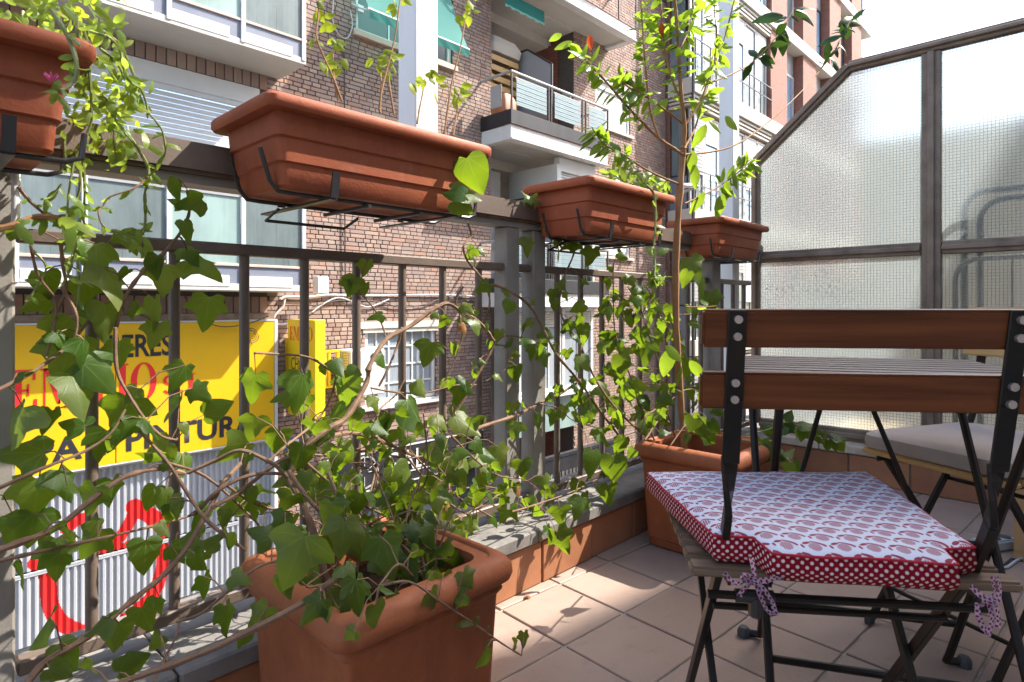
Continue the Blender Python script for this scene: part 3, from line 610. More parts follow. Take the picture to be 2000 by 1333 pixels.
# printed cushion on it: skewed trapezium with cut back corners
def cushion():
    root = thing('seat_cushion', CH1(0, 0.2, 0.456), 'red and white printed seat cushion tied to the foreground chair', 'cushion')
    FL, FR, BR, BL = Vector((-0.250, 0.355)), Vector((0.185, 0.405)), Vector((0.155, -0.02)), Vector((-0.187, -0.012))
    def mixv(a, b, t): return a + (b-a)*t
    out = []
    n = 10
    def edge(a, b, k): return [mixv(a, b, i/k) for i in range(k)]
    nL0 = mixv(BL, FL, 0.02); nL1 = mixv(BL, BR, 0.03); inL = Vector((BL.x+0.052, BL.y+0.035)); b0 = mixv(BL, BR, 0.19) + Vector((0.0,-0.012)); b1 = mixv(BL, BR, 0.86) + Vector((0,-0.012)); inR = Vector((BR.x-0.040, BR.y+0.037)); nR0 = mixv(BR, FR, 0.10)
    outline = edge(FL, FR, 14) + edge(FR, nR0, 12) + [nR0, inR] + edge(b1, b0, 10) + [b0, inL] + edge(nL0+Vector((0.0,0.03)), FL, 12)
    ctr = Vector((sum(p.x for p in outline)/len(outline), sum(p.y for p in outline)/len(outline)))
    zb, zt = 0.457, 0.500
    def sag(p): return -0.0025 + 0.0010*math.sin(p.x*38+1.0) + 0.0008*math.sin(p.y*45) - (0.0012 if p.y < 0.02 else 0)
    rings = []
    for f, dz in ((1.0, 0.0), (0.985, 0.0028), (0.95, 0.0055), (0.88, 0.0078), (0.78, 0.009), (0.65, 0.0095), (0.5, 0.0095), (0.32, 0.0095), (0.15, 0.0095)):
        rings.append([(ctr + (p-ctr)*f, zt + sag(p)*f*f - 0.0035*(1-f*f) + dz + (0.0005*math.sin(p.x*47+p.y*31) + 0.0005*math.sin(p.x*19-p.y*41+1))*min(1, (1-f)*9)*(1.2-f)) for p in outline])
    bm = bmesh.new(); uvl = bm.loops.layers.uv.new('UVMap'); N = len(outline)
    V = [[bm.verts.new(CH1(p.x, p.y, z)) for p, z in R] for R in rings]; cv = bm.verts.new(CH1(ctr.x, ctr.y, zt+0.006))
    uvs = {}
    for R, vs in zip(rings, V):
        for (p, z), v in zip(R, vs): uvs[v] = (p.x+1, p.y+1)
    uvs[cv] = (ctr.x+1, ctr.y+1)
    for k in range(len(V)-1):
        for j in range(N): bm.faces.new((V[k][j], V[k+1][j], V[k+1][(j+1)%N], V[k][(j+1)%N]))
    for j in range(N): bm.faces.new((V[-1][j], cv, V[-1][(j+1)%N]))
    for f in bm.faces:
        f.smooth = True
        for l in f.loops: l[uvl].uv = uvs[l.vert]
    bmesh.ops.recalc_face_normals(bm, faces=bm.faces); bmesh.ops.translate(bm, verts=bm.verts, vec=-org(root))
    if sum(f.normal.z for f in bm.faces) < 0: bmesh.ops.reverse_faces(bm, faces=bm.faces)
    me = bpy.data.meshes.new('printed_top'); bm.to_mesh(me); bm.free(); me.materials.append(M['print']); link('printed_top', me, root)
    bm = bmesh.new(); uvl = bm.loops.layers.uv.new('UVMap'); rows = [(0.0, 0.965, zb), (0.0, 1.0, zb+0.008), (0, 1.012, (zb+zt)/2), (0, 1.0, zt-0.003), (0, 0.99, zt-0.0005)]
    V = [[bm.verts.new(CH1(*(ctr+(p-ctr)*(f + (0.003*math.sin(p.x*70+p.y*55) if 0 < ri < 4 else 0))), z + (sag(p) if ri > 1 else 0.5*sag(p)+0.002))) for p in outline] for ri, (_, f, z) in enumerate(rows)]
    per = [0.0]
    for j in range(N): per.append(per[-1] + (outline[(j+1)%N]-outline[j]).length)
    for k in range(len(V)-1):
        for j in range(N):
            f = bm.faces.new((V[k][j], V[k][(j+1)%N], V[k+1][(j+1)%N], V[k+1][j])); f.smooth = k not in ()
            zz = (rows[k][2], rows[k][2], rows[k+1][2], rows[k+1][2]); uu = (per[j], per[j+1], per[j+1], per[j])
            for l, u, z in zip(f.loops, uu, zz): l[uvl].uv = (u+1, z)
    bm.faces.new(list(reversed(V[0])))
    bmesh.ops.translate(bm, verts=bm.verts, vec=-org(root)); bmesh.ops.recalc_face_normals(bm, faces=bm.faces)
    me = bpy.data.meshes.new('dotted_border'); bm.to_mesh(me); bm.free(); me.materials.append(M['polka']); link('dotted_border', me, root)
    m = MB(); ring = [CH1(*(ctr+(p-ctr)*1.0), zt-0.0005+sag(p)) for p in outline]; m.tube(ring+[ring[0]], 0.0019, 6); part('piping', m, M['piping'], root, True)
    kx, kz = -0.148, 0.462; y = -0.036
    def ribbon(pts, wd=0.0062):
        o_ = Vector((kx, y, kz)); pts = [Vector(p) if (Vector(p)-o_).length < 0.001 else o_ + (Vector(p)-o_)*0.6 for p in pts]
        bm = bmesh.new(); uvl = bm.loops.layers.uv.new('UVMap'); P = [CH1(*p) for p in pts]; V = []; acc = [0]
        for a, b in zip(P, P[1:]): acc.append(acc[-1] + (b-a).length)
        for i, p in enumerate(P):
            t = (P[min(i+1, len(P)-1)] - P[max(i-1, 0)]).normalized(); s = t.cross(CH1.f)
            if s.length < 0.25: s = t.cross(CH1.l)
            s = s.normalized()*wd/2*(1+0.2*math.sin(i*2.1)) + CH1.f*0.002*math.sin(i*1.7); V.append((bm.verts.new(p-s), bm.verts.new(p+s)))
        for i in range(len(V)-1):
            f = bm.faces.new((V[i][0], V[i][1], V[i+1][1], V[i+1][0])); f.smooth = True
            for l, (u, v) in zip(f.loops, ((acc[i],0),(acc[i],wd),(acc[i+1],wd),(acc[i+1],0))): l[uvl].uv = (u+1, v+0.003)
        bmesh.ops.solidify(bm, geom=bm.faces[:], thickness=0.0009)
        bmesh.ops.translate(bm, verts=bm.verts, vec=-org(root)); me = bpy.data.meshes.new('tie_ribbon'); bm.to_mesh(me); bm.free(); me.materials.append(M['ribbon']); link('tie_ribbon', me, root)
    ribbon([(kx-0.002, y+0.022, 0.505), (kx-0.001, y+0.008, 0.49), (kx, y, kz)])
    ribbon([(kx, y, kz), (kx-0.02, y-0.003, 0.462), (kx-0.038, y-0.004, 0.456), (kx-0.052, y-0.002, 0.461), (kx-0.066, y, 0.477)])
    ribbon([(kx, y, kz), (kx-0.02, y-0.005, 0.45), (kx-0.032, y-0.006, 0.436), (kx-0.034, y-0.004, 0.428)])
    ribbon([(kx, y, kz), (kx+0.022, y-0.004, 0.466), (kx+0.046, y-0.002, 0.472), (kx+0.062, y, 0.471)])
    ribbon([(kx, y, kz), (kx-0.01, y-0.005, 0.474), (kx-0.026, y-0.006, 0.478), (kx-0.03, y-0.004, 0.469), (kx-0.012, y-0.004, 0.463), (kx, y, kz)])
    ribbon([(kx, y, kz), (kx+0.01, y-0.006, 0.435), (kx+0.022, y-0.007, 0.405), (kx+0.036, y-0.006, 0.39), (kx+0.043, y-0.006, 0.392), (kx+0.036, y-0.008, 0.42), (kx+0.02, y-0.007, 0.445), (kx, y, kz)])
    ribbon([(kx-0.004, y-0.003, kz-0.006), (kx, y-0.007, kz), (kx+0.005, y-0.003, kz+0.006)], 0.014)
    kx, kz = 0.140, 0.452; y = -0.03
    ribbon([(0.11, y, 0.478), (0.125, y-0.004, 0.462), (kx, y-0.008, kz)])
    ribbon([(kx, y-0.008, kz), (kx+0.02, y-0.006, 0.45), (kx+0.027, y-0.004, 0.474), (kx+0.024, y-0.002, 0.498), (kx+0.012, y-0.002, 0.50), (kx+0.016, y-0.004, 0.47), (kx, y-0.008, kz)])
    ribbon([(kx, y-0.008, kz), (kx-0.014, y-0.01, 0.44), (kx-0.024, y-0.012, 0.447), (kx-0.022, y-0.012, 0.42), (kx-0.012, y-0.012, 0.395), (kx-0.002, y-0.012, 0.385)])
    ribbon([(kx, y-0.008, kz), (kx+0.006, y-0.012, 0.42), (kx+0.002, y-0.013, 0.40), (kx-0.004, y-0.012, 0.378)])
    ribbon([(kx, y-0.008, kz), (kx+0.016, y-0.01, 0.435), (kx+0.02, y-0.01, 0.41), (kx+0.016, y-0.01, 0.395)])
    ribbon([(kx-0.005, y-0.01, kz-0.005), (kx, y-0.014, kz), (kx+0.005, y-0.01, kz+0.006)], 0.014)
cushion()
# table
def table():
    a = dirc(0.961, -0.276); F = Fr(cs(0.423, 1.115, 0) + a.normalized()*0.275, dirc(0.276, 0.961))
    root = thing('folding_table', F(0, 0.27, 0), 'small slatted folding table behind the foreground chair', 'table')
    n = 10
    for i in range(n): slat(F, -0.275, 0.275, 0.028+i*0.0535, 0.692, 0.043, 0.016, M['tablewood'], root, 0, 'table_slat')
    for s in (-1, 1):
        m = MB(); m.bar(F(s*0.225, 0.01, 0.672), F(s*0.225, 0.53, 0.672), 0.022, 0.022, up=(0,0,1)); part('top_rail', m, M['chairmetal'], root)
        for pts in ([(s*0.222, 0.47, 0.665), (s*0.218, 0.06, 0.03), (s*0.218, 0.035, 0.014)], [(s*0.205, 0.06, 0.665), (s*0.20, 0.43, 0.03), (s*0.20, 0.445, 0.012), (s*0.215, 0.45, 0.010), (s*0.235, 0.45, 0.010)]):
            m = MB(); m.tube([F(*p) for p in pts], 0.0085, 8); part('leg', m, M['chairmetal'], root, True)
        for p in ((s*0.218, 0.04), (s*0.238, 0.45)):
            m = MB(); m.tube([F(*p, 0.0), F(*p, 0.014), F(*p, 0.024)], [0.015, 0.016, 0.011], 8); part('rubber_foot', m, M['rubber'], root, True)
        m = MB(); m.tube([F(s*0.03, 0.50, 0.665), F(s*0.19, 0.36, 0.17)], 0.006, 8); part('brace', m, M['chairmetal'], root, True)
    for b, z, wd in ((0.385, 0.125, 0.2), (0.13, 0.125, 0.215), (0.265, 0.345, 0.2)):
        m = MB(); m.tube([F(-wd, b, z), F(wd, b, z)], 0.0075, 8); part('crossbar', m, M['chairmetal'], root, True)
table()
CH2 = Fr(cs(1.366, 1.59, 0), dirc(-0.94, -0.33))
foldchair('folding chair with a plain grey cushion standing at the far side of the table', CH2, M['pale'], M['pale'], hs=0.15, half=0.185)
def greycushion():
    m = MB(); L = []
    for f, z in ((0.93, 0.457), (0.985, 0.463), (1.0, 0.478), (0.985, 0.494), (0.93, 0.502), (0.8, 0.506), (0.5, 0.507), (0.2, 0.507)):
        L.append([CH2(p.x*f, 0.205+(p.y)*f, z + 0.002*math.sin(p.x*30)) for p in rrect(-0.18, 0.18, -0.205, 0.205, 0, 0.035, 5)])
    m.loft(L); solo('seat_cushion', m, M['greycloth'], 'plain grey seat cushion on the chair at the far side of the table', 'cushion', smooth=True)
greycushion()
# small things on the floor at the far side
c = onZ(1985, 1090, 0); d1 = dirc(0.75, -0.66).normalized(); d2 = Vector((-d1.y, d1.x, 0))
m = MB(); p0 = onZ(1980, 1092, 0); q = [p0, p0+d1*0.35, p0+d1*0.35+d2*0.3, p0+d2*0.3]
m.loft([[v+Vector((0,0,z)) for v in q] for z in (0.001, 0.27)]); m.loft([[v+Vector((0,0,z))-d2*0.0 for v in (p0-d2*0.004, p0+d1*0.17-d2*0.004, p0+d1*0.17-d2*0.001, p0-d2*0.001)] for z in (0.03, 0.26)])
solo('cardboard_box', m, M['card'], 'brown cardboard box standing on the floor tiles next to the pale power strip', 'box')
ps = thing('power_strip', onZ(1945, 1085, 0), 'pale power strip lying on the floor beside the cardboard box', 'power strip')
A, B = onZ(1908, 1078, 0.0), onZ(1975, 1068, 0.0); m = MB(); m.bar(A+Vector((0,0,.019)), B+Vector((0,0,.019)), 0.055, 0.036); part('body', m, M['plug'], ps, bevel=0.006, seg=2)
for f in (0.2, 0.5, 0.8):
    m = MB(); m.cyl(A.lerp(B, f)+Vector((0,0,0.0385)), (0,0,1), 0.019, 0.003, 14); part('socket', m, M['black'], ps)
m = MB(); m.tube([onZ(x, y, 0.006) for x, y in ((1905,1080),(1890,1100),(1905,1112),(1940,1112),(1968,1108),(1985,1095),(2000,1090),(2030,1100))], 0.004, 6); solo('cable', m, M['plug'], 'pale cable curling on the floor beside the power strip', 'cable', smooth=True)
m = MB(); m.tube([onZ(x, y, 0.005) for x, y in ((1900,1098),(1930,1110),(1950,1112),(1975,1092),(1998,1095))], 0.0035, 6); solo('cable', m, M['darkcable'], 'dark cable on the floor in front of the pale one', 'cable', smooth=True)
# ------------------------------------------------------------------ leaves and stems
def leafmesh(name, outline, mat, fold=0.25, droop=0.25, wave=0.06, seed=0):
    """half outline (x, y) from the stalk to the tip, mirrored; base at the origin, tip at y = 1"""
    rn = random.Random(seed); bm = bmesh.new(); uvl = bm.loops.layers.uv.new('UVMap')
    def z(x, y): return -fold*abs(x)*0.9 + 0.30*fold*x*x - droop*y*y + wave*math.sin(5.5*y+seed)*abs(x)*2.2 + wave*0.8*math.sin(9*x+3*y+seed)*abs(x)
    ys = sorted(set([0.0, 1.0] + [0.2, 0.42, 0.66])); ph = 1 + rn.uniform(-.06, .06)
    mid = [bm.verts.new((0.02*math.sin(4*y+seed), y, z(0, y))) for y in ys]
    for sgn in (-1, 1):
        o = [bm.verts.new((sgn*x*(ph if sgn > 0 else 2-ph), y + rn.uniform(-.02, .02), z(x, y))) for x, y in outline[1:]]
        i = j = 0
        while i < len(mid)-1 or j < len(o)-1:
            if j < len(o)-1 and (i == len(mid)-1 or o[j+1].co.y <= mid[i+1].co.y): t = (mid[i], o[j], o[j+1]); j += 1
            else: t = (mid[i], o[j], mid[i+1]); i += 1
            bm.faces.new(t if sgn > 0 else t[::-1])
    for f in bm.faces:
        f.smooth = True
        for l in f.loops: l[uvl].uv = (l.vert.co.x, l.vert.co.y)
    me = bpy.data.meshes.new(name); bm.to_mesh(me); bm.free(); me.materials.append(mat); return me
IV = [[(0.0,0.0),(0.14,-0.13),(0.34,-0.14),(0.50,0.02),(0.46,0.20),(0.40,0.33),(0.44,0.44),(0.33,0.56),(0.17,0.80)],
      [(0.0,0.0),(0.16,-0.10),(0.36,-0.10),(0.56,0.10),(0.62,0.26),(0.42,0.34),(0.30,0.46),(0.26,0.62),(0.13,0.84)],
      [(0.0,0.0),(0.17,-0.12),(0.36,-0.10),(0.47,0.08),(0.48,0.26),(0.42,0.44),(0.31,0.62),(0.17,0.80),(0.07,0.93)],
      [(0.0,0.0),(0.20,-0.16),(0.44,-0.10),(0.42,0.06),(0.56,0.22),(0.60,0.36),(0.40,0.40),(0.28,0.52),(0.20,0.74),(0.09,0.90)]]
IVM = [leafmesh('ivy_leaf', o, M['ivy'], f, d, wv, i*1.7) for i, (o, f, d, wv) in enumerate([(o, f, d, wv) for o in IV for f, d, wv in ((0.22,0.25,0.07),(0.5,0.12,0.10))])]
ELL = [(0.0,0.0),(0.09,0.06),(0.18,0.2),(0.235,0.40),(0.21,0.60),(0.135,0.80),(0.05,0.95)]
TRM = [leafmesh('tree_leaf', ELL, M['treeleaf'], f, d, 0.04, i) for i, (f, d) in enumerate(((0.3,0.35),(0.55,0.5),(0.2,0.15)))]
TDM = [leafmesh('shaded_tree_leaf', ELL, M['shadedleaf'], f, d, 0.04, i+3) for i, (f, d) in enumerate(((0.3,0.35),(0.5,0.6)))]
OVA = [(0.0,0.0),(0.16,0.04),(0.30,0.18),(0.34,0.38),(0.29,0.60),(0.18,0.80),(0.06,0.95)]
YLM = [leafmesh('young_leaf', OVA, M['yleaf'], f, d, 0.06, i+9) for i, (f, d) in enumerate(((0.3,0.4),(0.5,0.2)))]
SUC = [(0.0,0.0),(0.11,0.08),(0.20,0.30),(0.23,0.52),(0.19,0.74),(0.09,0.93)]
SUM = [leafmesh('fleshy_leaf', SUC, M['succ'], f, d, 0.02, i+4) for i, (f, d) in enumerate(((0.35,0.3),(0.2,0.55)))]
RDM = [leafmesh('red_leaf', ELL, M['redleaf'], 0.4, 0.3, 0.04, 2)]; DRM = [leafmesh('dry_leaf', IV[2], M['dryleaf'], 0.6, 0.5, 0.15, 3)]
def basis(tip, nrm):
    y = tip.normalized(); z = (nrm - y*nrm.dot(y))
    if z.length < 1e-4: z = Vector((0,0,1)) - y*y.z
    z.normalize(); x = y.cross(z); return Matrix((x, y, z)).transposed().to_4x4()
class Plant:
    """stems, stalks and leaves of one plant; the largest leaves become single objects, the surplus one mass"""
    def __init__(self, root, leafname, limit=290, wmin=0.75, wmax=1.1): self.root, self.nm, self.limit = root, leafname, limit; self.L = []; self.stalks = MB(); self.w = (wmin, wmax)
    def leaf(self, meshes, base, tip, nrm, size):
        me = random.choice(meshes); q = random.uniform(*self.w)
        M4 = Matrix.Translation(base) @ basis(tip, nrm) @ Matrix.Diagonal((size*q, size, size, 1)); d = (base.x*FX + base.y*FY)
        r_ = base.x*RX + base.y*RY; infr = 1.0 if abs(r_/max(d,.1)) < 0.86 and -0.64 < (base.z-CAM_H)/max(d,.1) < 0.52 else 0.2
        self.L.append((size/max(d, 0.3)*infr, me, M4))
    def stalk(self, a, b, r=0.0011):
        mid = (a+b)/2 + Vector((0,0,0.15*(a-b).length)); self.stalks.tube([a, mid, b], [r*1.1, r, r*0.9], 4, cap=False)
    def finish(self, stalkmat):
        self.L.sort(key=lambda q: -q[0]); ro = org(self.root)
        for _, me, M4 in self.L[:self.limit]:
            o = link(self.nm, me, self.root); T = M4.copy(); T.translation -= ro; o.matrix_basis = T
        rest = self.L[self.limit:]
        if rest:
            bm = bmesh.new(); mats = []
            for _, me, M4 in rest:
                n0 = len(bm.verts); f0 = len(bm.faces); bm.from_mesh(me); bm.verts.ensure_lookup_table(); bm.faces.ensure_lookup_table()
                mt = me.materials[0]
                if mt not in mats: mats.append(mt)
                T = M4.copy(); T.translation -= ro
                for v in bm.verts[n0:]: v.co = T @ v.co
                for f in bm.faces[f0:]: f.material_index = mats.index(mt)
            me = bpy.data.meshes.new('small_leaves'); bm.to_mesh(me); bm.free()
            for q in mats: me.materials.append(q)
            o = link('small_leaves', me, self.root); o['kind'] = 'stuff'
        if self.stalks.v: part('leaf_stalks', self.stalks, stalkmat, self.root, True, kind='stuff')
def smooth(pts, n=4):
    """Catmull-Rom through points"""
    P = [pts[0]*2-pts[1]] + list(pts) + [pts[-1]*2-pts[-2]]; out = []
    for i in range(1, len(P)-2):
        p0, p1, p2, p3 = P[i-1:i+3]
        for k in range(n):
            t = k/n; out.append(0.5*((2*p1) + (p2-p0)*t + (2*p0-5*p1+4*p2-p3)*t*t + (3*p1-p0-3*p2+p3)*t*t*t))
    out.append(pts[-1]); return out
def pathY(px, Y0, Y1=None, jit=0.0):
    n = len(px); Y1 = Y0 if Y1 is None else Y1
    return smooth([onY(x, y, Y0+(Y1-Y0)*i/max(1,n-1)+random.uniform(-jit, jit)) for i, (x, y) in enumerate(px)])
VIEW = Vector((0, 0, CAM_H))
def facing(p, spread=0.6):
    """a leaf's upper side turns to the open side and the light, never the same twice"""
    v = (VIEW - p).normalized()*0.75 + Vector((0.35, -0.1, 0.65))*0.65
    return (v.normalized() + Vector((random.gauss(0,1), random.gauss(0,1), random.gauss(0,1)))*spread*0.55).normalized()
def screendir(deg):
    """direction in the upright plane across the view: 0 = right, 90 = up"""
    a = rad(deg); return Vector((RX*math.cos(a), RY*math.cos(a), math.sin(a)))
# ------------------------------------------------------------------ brick apartment block across the street
YW, YB, ST_H = 7.6, 6.9, 2.75
b1 = thing('apartment_block', (5.0, YW, ZS), 'dark brick apartment block across the street with deep balconies', 'building')
holes = [(4.9, 6.2, -0.6, 0.5), (4.75, 6.55, 4.75, 6.3), (10.5, 11.8, 4.66, 5.6), (10.5, 11.8, 1.9, 2.85), (0.45, 3.35, 1.1, 3.55), (0.45, 3.35, 3.9, 6.3)]
def wall_holes(mb, x0, x1, z0, z1, y0, y1, hs):
    xs = sorted({x0, x1, *[h[0] for h in hs if x0 < h[0] < x1], *[h[1] for h in hs if x0 < h[1] < x1]}); zs = sorted({z0, z1, *[h[2] for h in hs if z0 < h[2] < z1], *[h[3] for h in hs if z0 < h[3] < z1]})
    for a, b in zip(xs, xs[1:]):
        for c, d in zip(zs, zs[1:]):
            mx, mz = (a+b)/2, (c+d)/2
            if any(h[0] < mx < h[1] and h[2] < mz < h[3] for h in hs): continue
            mb.box(a, b, y0, y1, c, d)
ZTOP = 9.6
m = MB(); wall_holes(m, -6, 7.43, ZS, ZTOP, YW+0.014, 8.0, holes); part('wall', m, M['mortar'], b1)
m = MB(); wall_holes(m, 9.75, 13.4, ZS, ZTOP, YW+0.014, 8.0, holes); part('wall', m, M['mortar'], b1)
# bricks: rows of short bricks, dark raked joints
rb = random.Random(3); cand = []
def brickrows(x0, x1, z0, z1):
    z = z0; r = 0
    while z < z1:
        x = x0 - (0.07 if r % 2 else 0.0); r += 1
        while x < x1:
            w_ = rb.choice((0.125, 0.125, 0.125, 0.24, 0.10)); a, b = max(x, x0), min(x+w_-0.011, x1); x += w_
            if b-a < 0.02: continue
            for h in holes:
                if h[2]-0.03 < z+0.025 < h[3]+0.03:
                    if a >= h[0]-0.001 and b <= h[1]+0.001: a = b
                    elif a < h[0] < b: b = h[0]
                    elif a < h[1] < b: a = h[1]
            if b-a > 0.02: cand.append((a, b, z, z+0.049, rb.uniform(-.002,.002)))
        z += 0.06
brickrows(3.46, 7.43, ZS+0.12, 7.2); brickrows(9.76, 13.38, ZS+0.12, 8.2)
def inview(c):
    x = (c[0]+c[1])/2; z = c[2]; d = x*FX + YW*FY; px = 1000 + FPX*(x*RX + YW*RY)/d; py = HOR - FPX*(z-CAM_H)/d
    s_ = (120 if (610 < px < 940 and (445 < py < 490 or 525 < py < 700)) or (560 < px < 770 and 120 < py < 190) or (850 < px < 950 and 130 < py < 255) else 0)
    return s_ - d
cand.sort(key=inview, reverse=True)
ro = org(b1); unit = {}
for a, b, z0, z1, dy in cand[:298]:
    key = round(b-a, 2)
    if key not in unit:
        q = MB(); q.box(-key/2, key/2, 0, 0.03, 0, 0.049); unit[key] = q.mesh('brick', M['bricko'], (0,0,0), bevel=0.003)
    link('brick', unit[key], b1, Vector(((a+b)/2, YW+dy, z0)) - ro)
m = MB()
for a, b, z0, z1, dy in cand[298:]: m.box(a, b, YW+dy, YW+0.02, z0, z1)
part('bricks', m, M['bricks'], b1, kind='stuff')
q = MB(); q.box(-0.047, 0.047, 0, 0.03, 0, 0.2); sb = q.mesh('soldier_brick', M['bricko'], (0,0,0), bevel=0.003)
for z0 in (0.745, 3.56):
    x = -0.3
    while x < 3.45: link('soldier_brick', sb, b1, Vector((x, YW-0.002+random.uniform(-.002,.002), z0)) - ro); x += 0.106
# left balconies with glazed parapets
def slats(win, x0, x1, z0, z1, y, pitch, mat=None):
    q = MB(); q.box(-(x1-x0)/2, (x1-x0)/2, 0, 0.012, 0, pitch-0.007); me = q.mesh('slat', mat or M['slat'], (0,0,0), bevel=0.004)
    z = z1 - pitch; o_ = org(win)
    while z >= z0-0.001: link('slat', me, win, Vector(((x0+x1)/2, y, z)) - o_); z -= pitch
def window(name, x0, x1, z0, z1, y, fw=0.05, mat=None, pane='darkpane', bars=0, rows=0, fmat='white'):
    w_ = link(name, None, b1 if mat is None else mat, (0,0,0)); pr = w_.parent; w_.location = Vector(((x0+x1)/2, y, z0)) - org(pr)
    f = MB(); f.box(x0, x0+fw, y, y+0.05, z0, z1); f.box(x1-fw, x1, y, y+0.05, z0, z1); f.box(x0+fw, x1-fw, y, y+0.05, z0, z0+fw); f.box(x0+fw, x1-fw, y, y+0.05, z1-fw, z1); part('frame', f, M[fmat], w_)
    f = MB(); f.box(x0+fw, x1-fw, y+0.03, y+0.036, z0+fw, z1-fw); part('pane', f, M[pane], w_)
    for i in range(1, bars+1):
        x = x0 + (x1-x0)*i/(bars+1); f = MB(); f.box(x-0.012, x+0.012, y+0.015, y+0.0295, z0+fw, z1-fw); part('glazing_bar', f, M[fmat], w_)
    for i in range(1, rows+1):
        z = z0 + (z1-z0)*i/(rows+1); f = MB(); f.box(x0+fw, x1-fw, y+0.013, y+0.0285, z-0.012, z+0.012); part('glazing_bar', f, M[fmat], w_)
    return w_
def balcony_left(dz):
    bl = link('balcony', None, b1, (0,0,0)); bl.location = Vector((1.8, YB, 1.0+dz)) - ro
    X1 = 3.62; z = 1.0+dz
    m = MB(); m.box(-6, X1, YB, YW-0.01, z, z+0.075); part('slab', m, M['ledge'], bl, bevel=0.004)
    m = MB(); m.box(-6, X1-0.002, YB+0.012, YB+0.06, z+0.075, z+0.27); m.box(X1-0.06, X1-0.004, YB+0.06, YW-0.01, z+0.075, z+0.27); part('parapet', m, M['bluegrey'], bl)
    m = MB(); m.box(-6, X1+0.01, YB-0.005, YB+0.075, z+0.27, z+0.30); m.box(X1-0.07, X1+0.01, YB+0.075, YW-0.01, z+0.27, z+0.30); part('sill', m, M['pink'], bl, bevel=0.004)
    px_ = [xat(p, YB) for p in (30, 165, 330, 475, 592)]; px_[-1] = X1-0.03; xs = [px_[0]-1.5, px_[0]-0.75] + px_
    for i, x in enumerate(xs): m = MB(); m.box(x-0.024, x+0.024, YB-0.012, YB+0.012, z+0.04, z+1.13); part('upright', m, M['white'], bl, bevel=0.003)
    for i, (a, b) in enumerate(zip(xs, xs[1:])):
        m = MB(); m.box(a+0.03, a+(b-a)*0.8, YB-0.006, YB+0.0119, z+0.045, z+0.165); part('plate', m, M['white'], bl, bevel=0.002)
        m = MB(); m.box(a+0.024, b-0.024, YB+0.014, YB+0.022, z+0.3002, z+1.04); part('pane', m, M['paneg'] if i == 4 else M['pane'], bl)
        m = MB(); m.box(a+0.024, b-0.024, YB, YB+0.03, z+1.0405, z+1.085); part('pane_frame', m, M['grey'], bl)
    m = MB(); m.box(X1-0.045, X1-0.037, YB+0.03, YW-0.01, z+0.3002, z+1.04); part('pane', m, M['pane'], bl)
    m = MB(); m.box(-6, X1, YB-0.01, YB+0.05, z+1.085, z+1.21); m.box(X1-0.06, X1, YB+0.05, YW-0.01, z+1.085, z+1.21); part('top_rail', m, M['white'], bl, bevel=0.004)
balcony_left(0.0); balcony_left(ST_H-0.01)
for dz in (0, ST_H-0.01):
    w_ = link('window', None, b1, (0,0,0)); w_.location = Vector((1.7, YW, 1.1+dz)) - ro
    m = MB(); m.box(0.45, 3.35, YW-0.03, YW+0.2, 3.33+dz, 3.545+dz); part('shutter_box', m, M['white'], w_, bevel=0.004)
    m = MB(); m.box(0.45, 3.35, YW-0.02, YW+0.02, 3.27+dz, 3.329+dz); part('lintel', m, M['slat'], w_)
    slats(w_, 0.52, 3.28, 1.85+dz, 3.265+dz, YW+0.015, 0.058)
    m = MB(); m.box(0.45, 0.515, YW, YW+0.1, 1.1+dz, 3.269+dz); m.box(3.285, 3.35, YW, YW+0.1, 1.1+dz, 3.269+dz); part('frame', m, M['white'], w_)
    m = MB(); m.box(0.515, 3.285, YW+0.05, YW+0.056, 1.1+dz, 1.85+dz); part('pane', m, M['darkpane'], w_)
# dark strip added in place of the dark gap above the shop sign and a white edge beside it
m = MB(); m.box(-6, 3.47, 7.42, YW+0.01, 0.665, 0.742); part('gap_strip', m, M['frame'], b1)
m = MB(); m.box(3.445, 3.485, 7.36, YW, ZS, 0.664); part('edge_strip', m, M['slat'], b1)
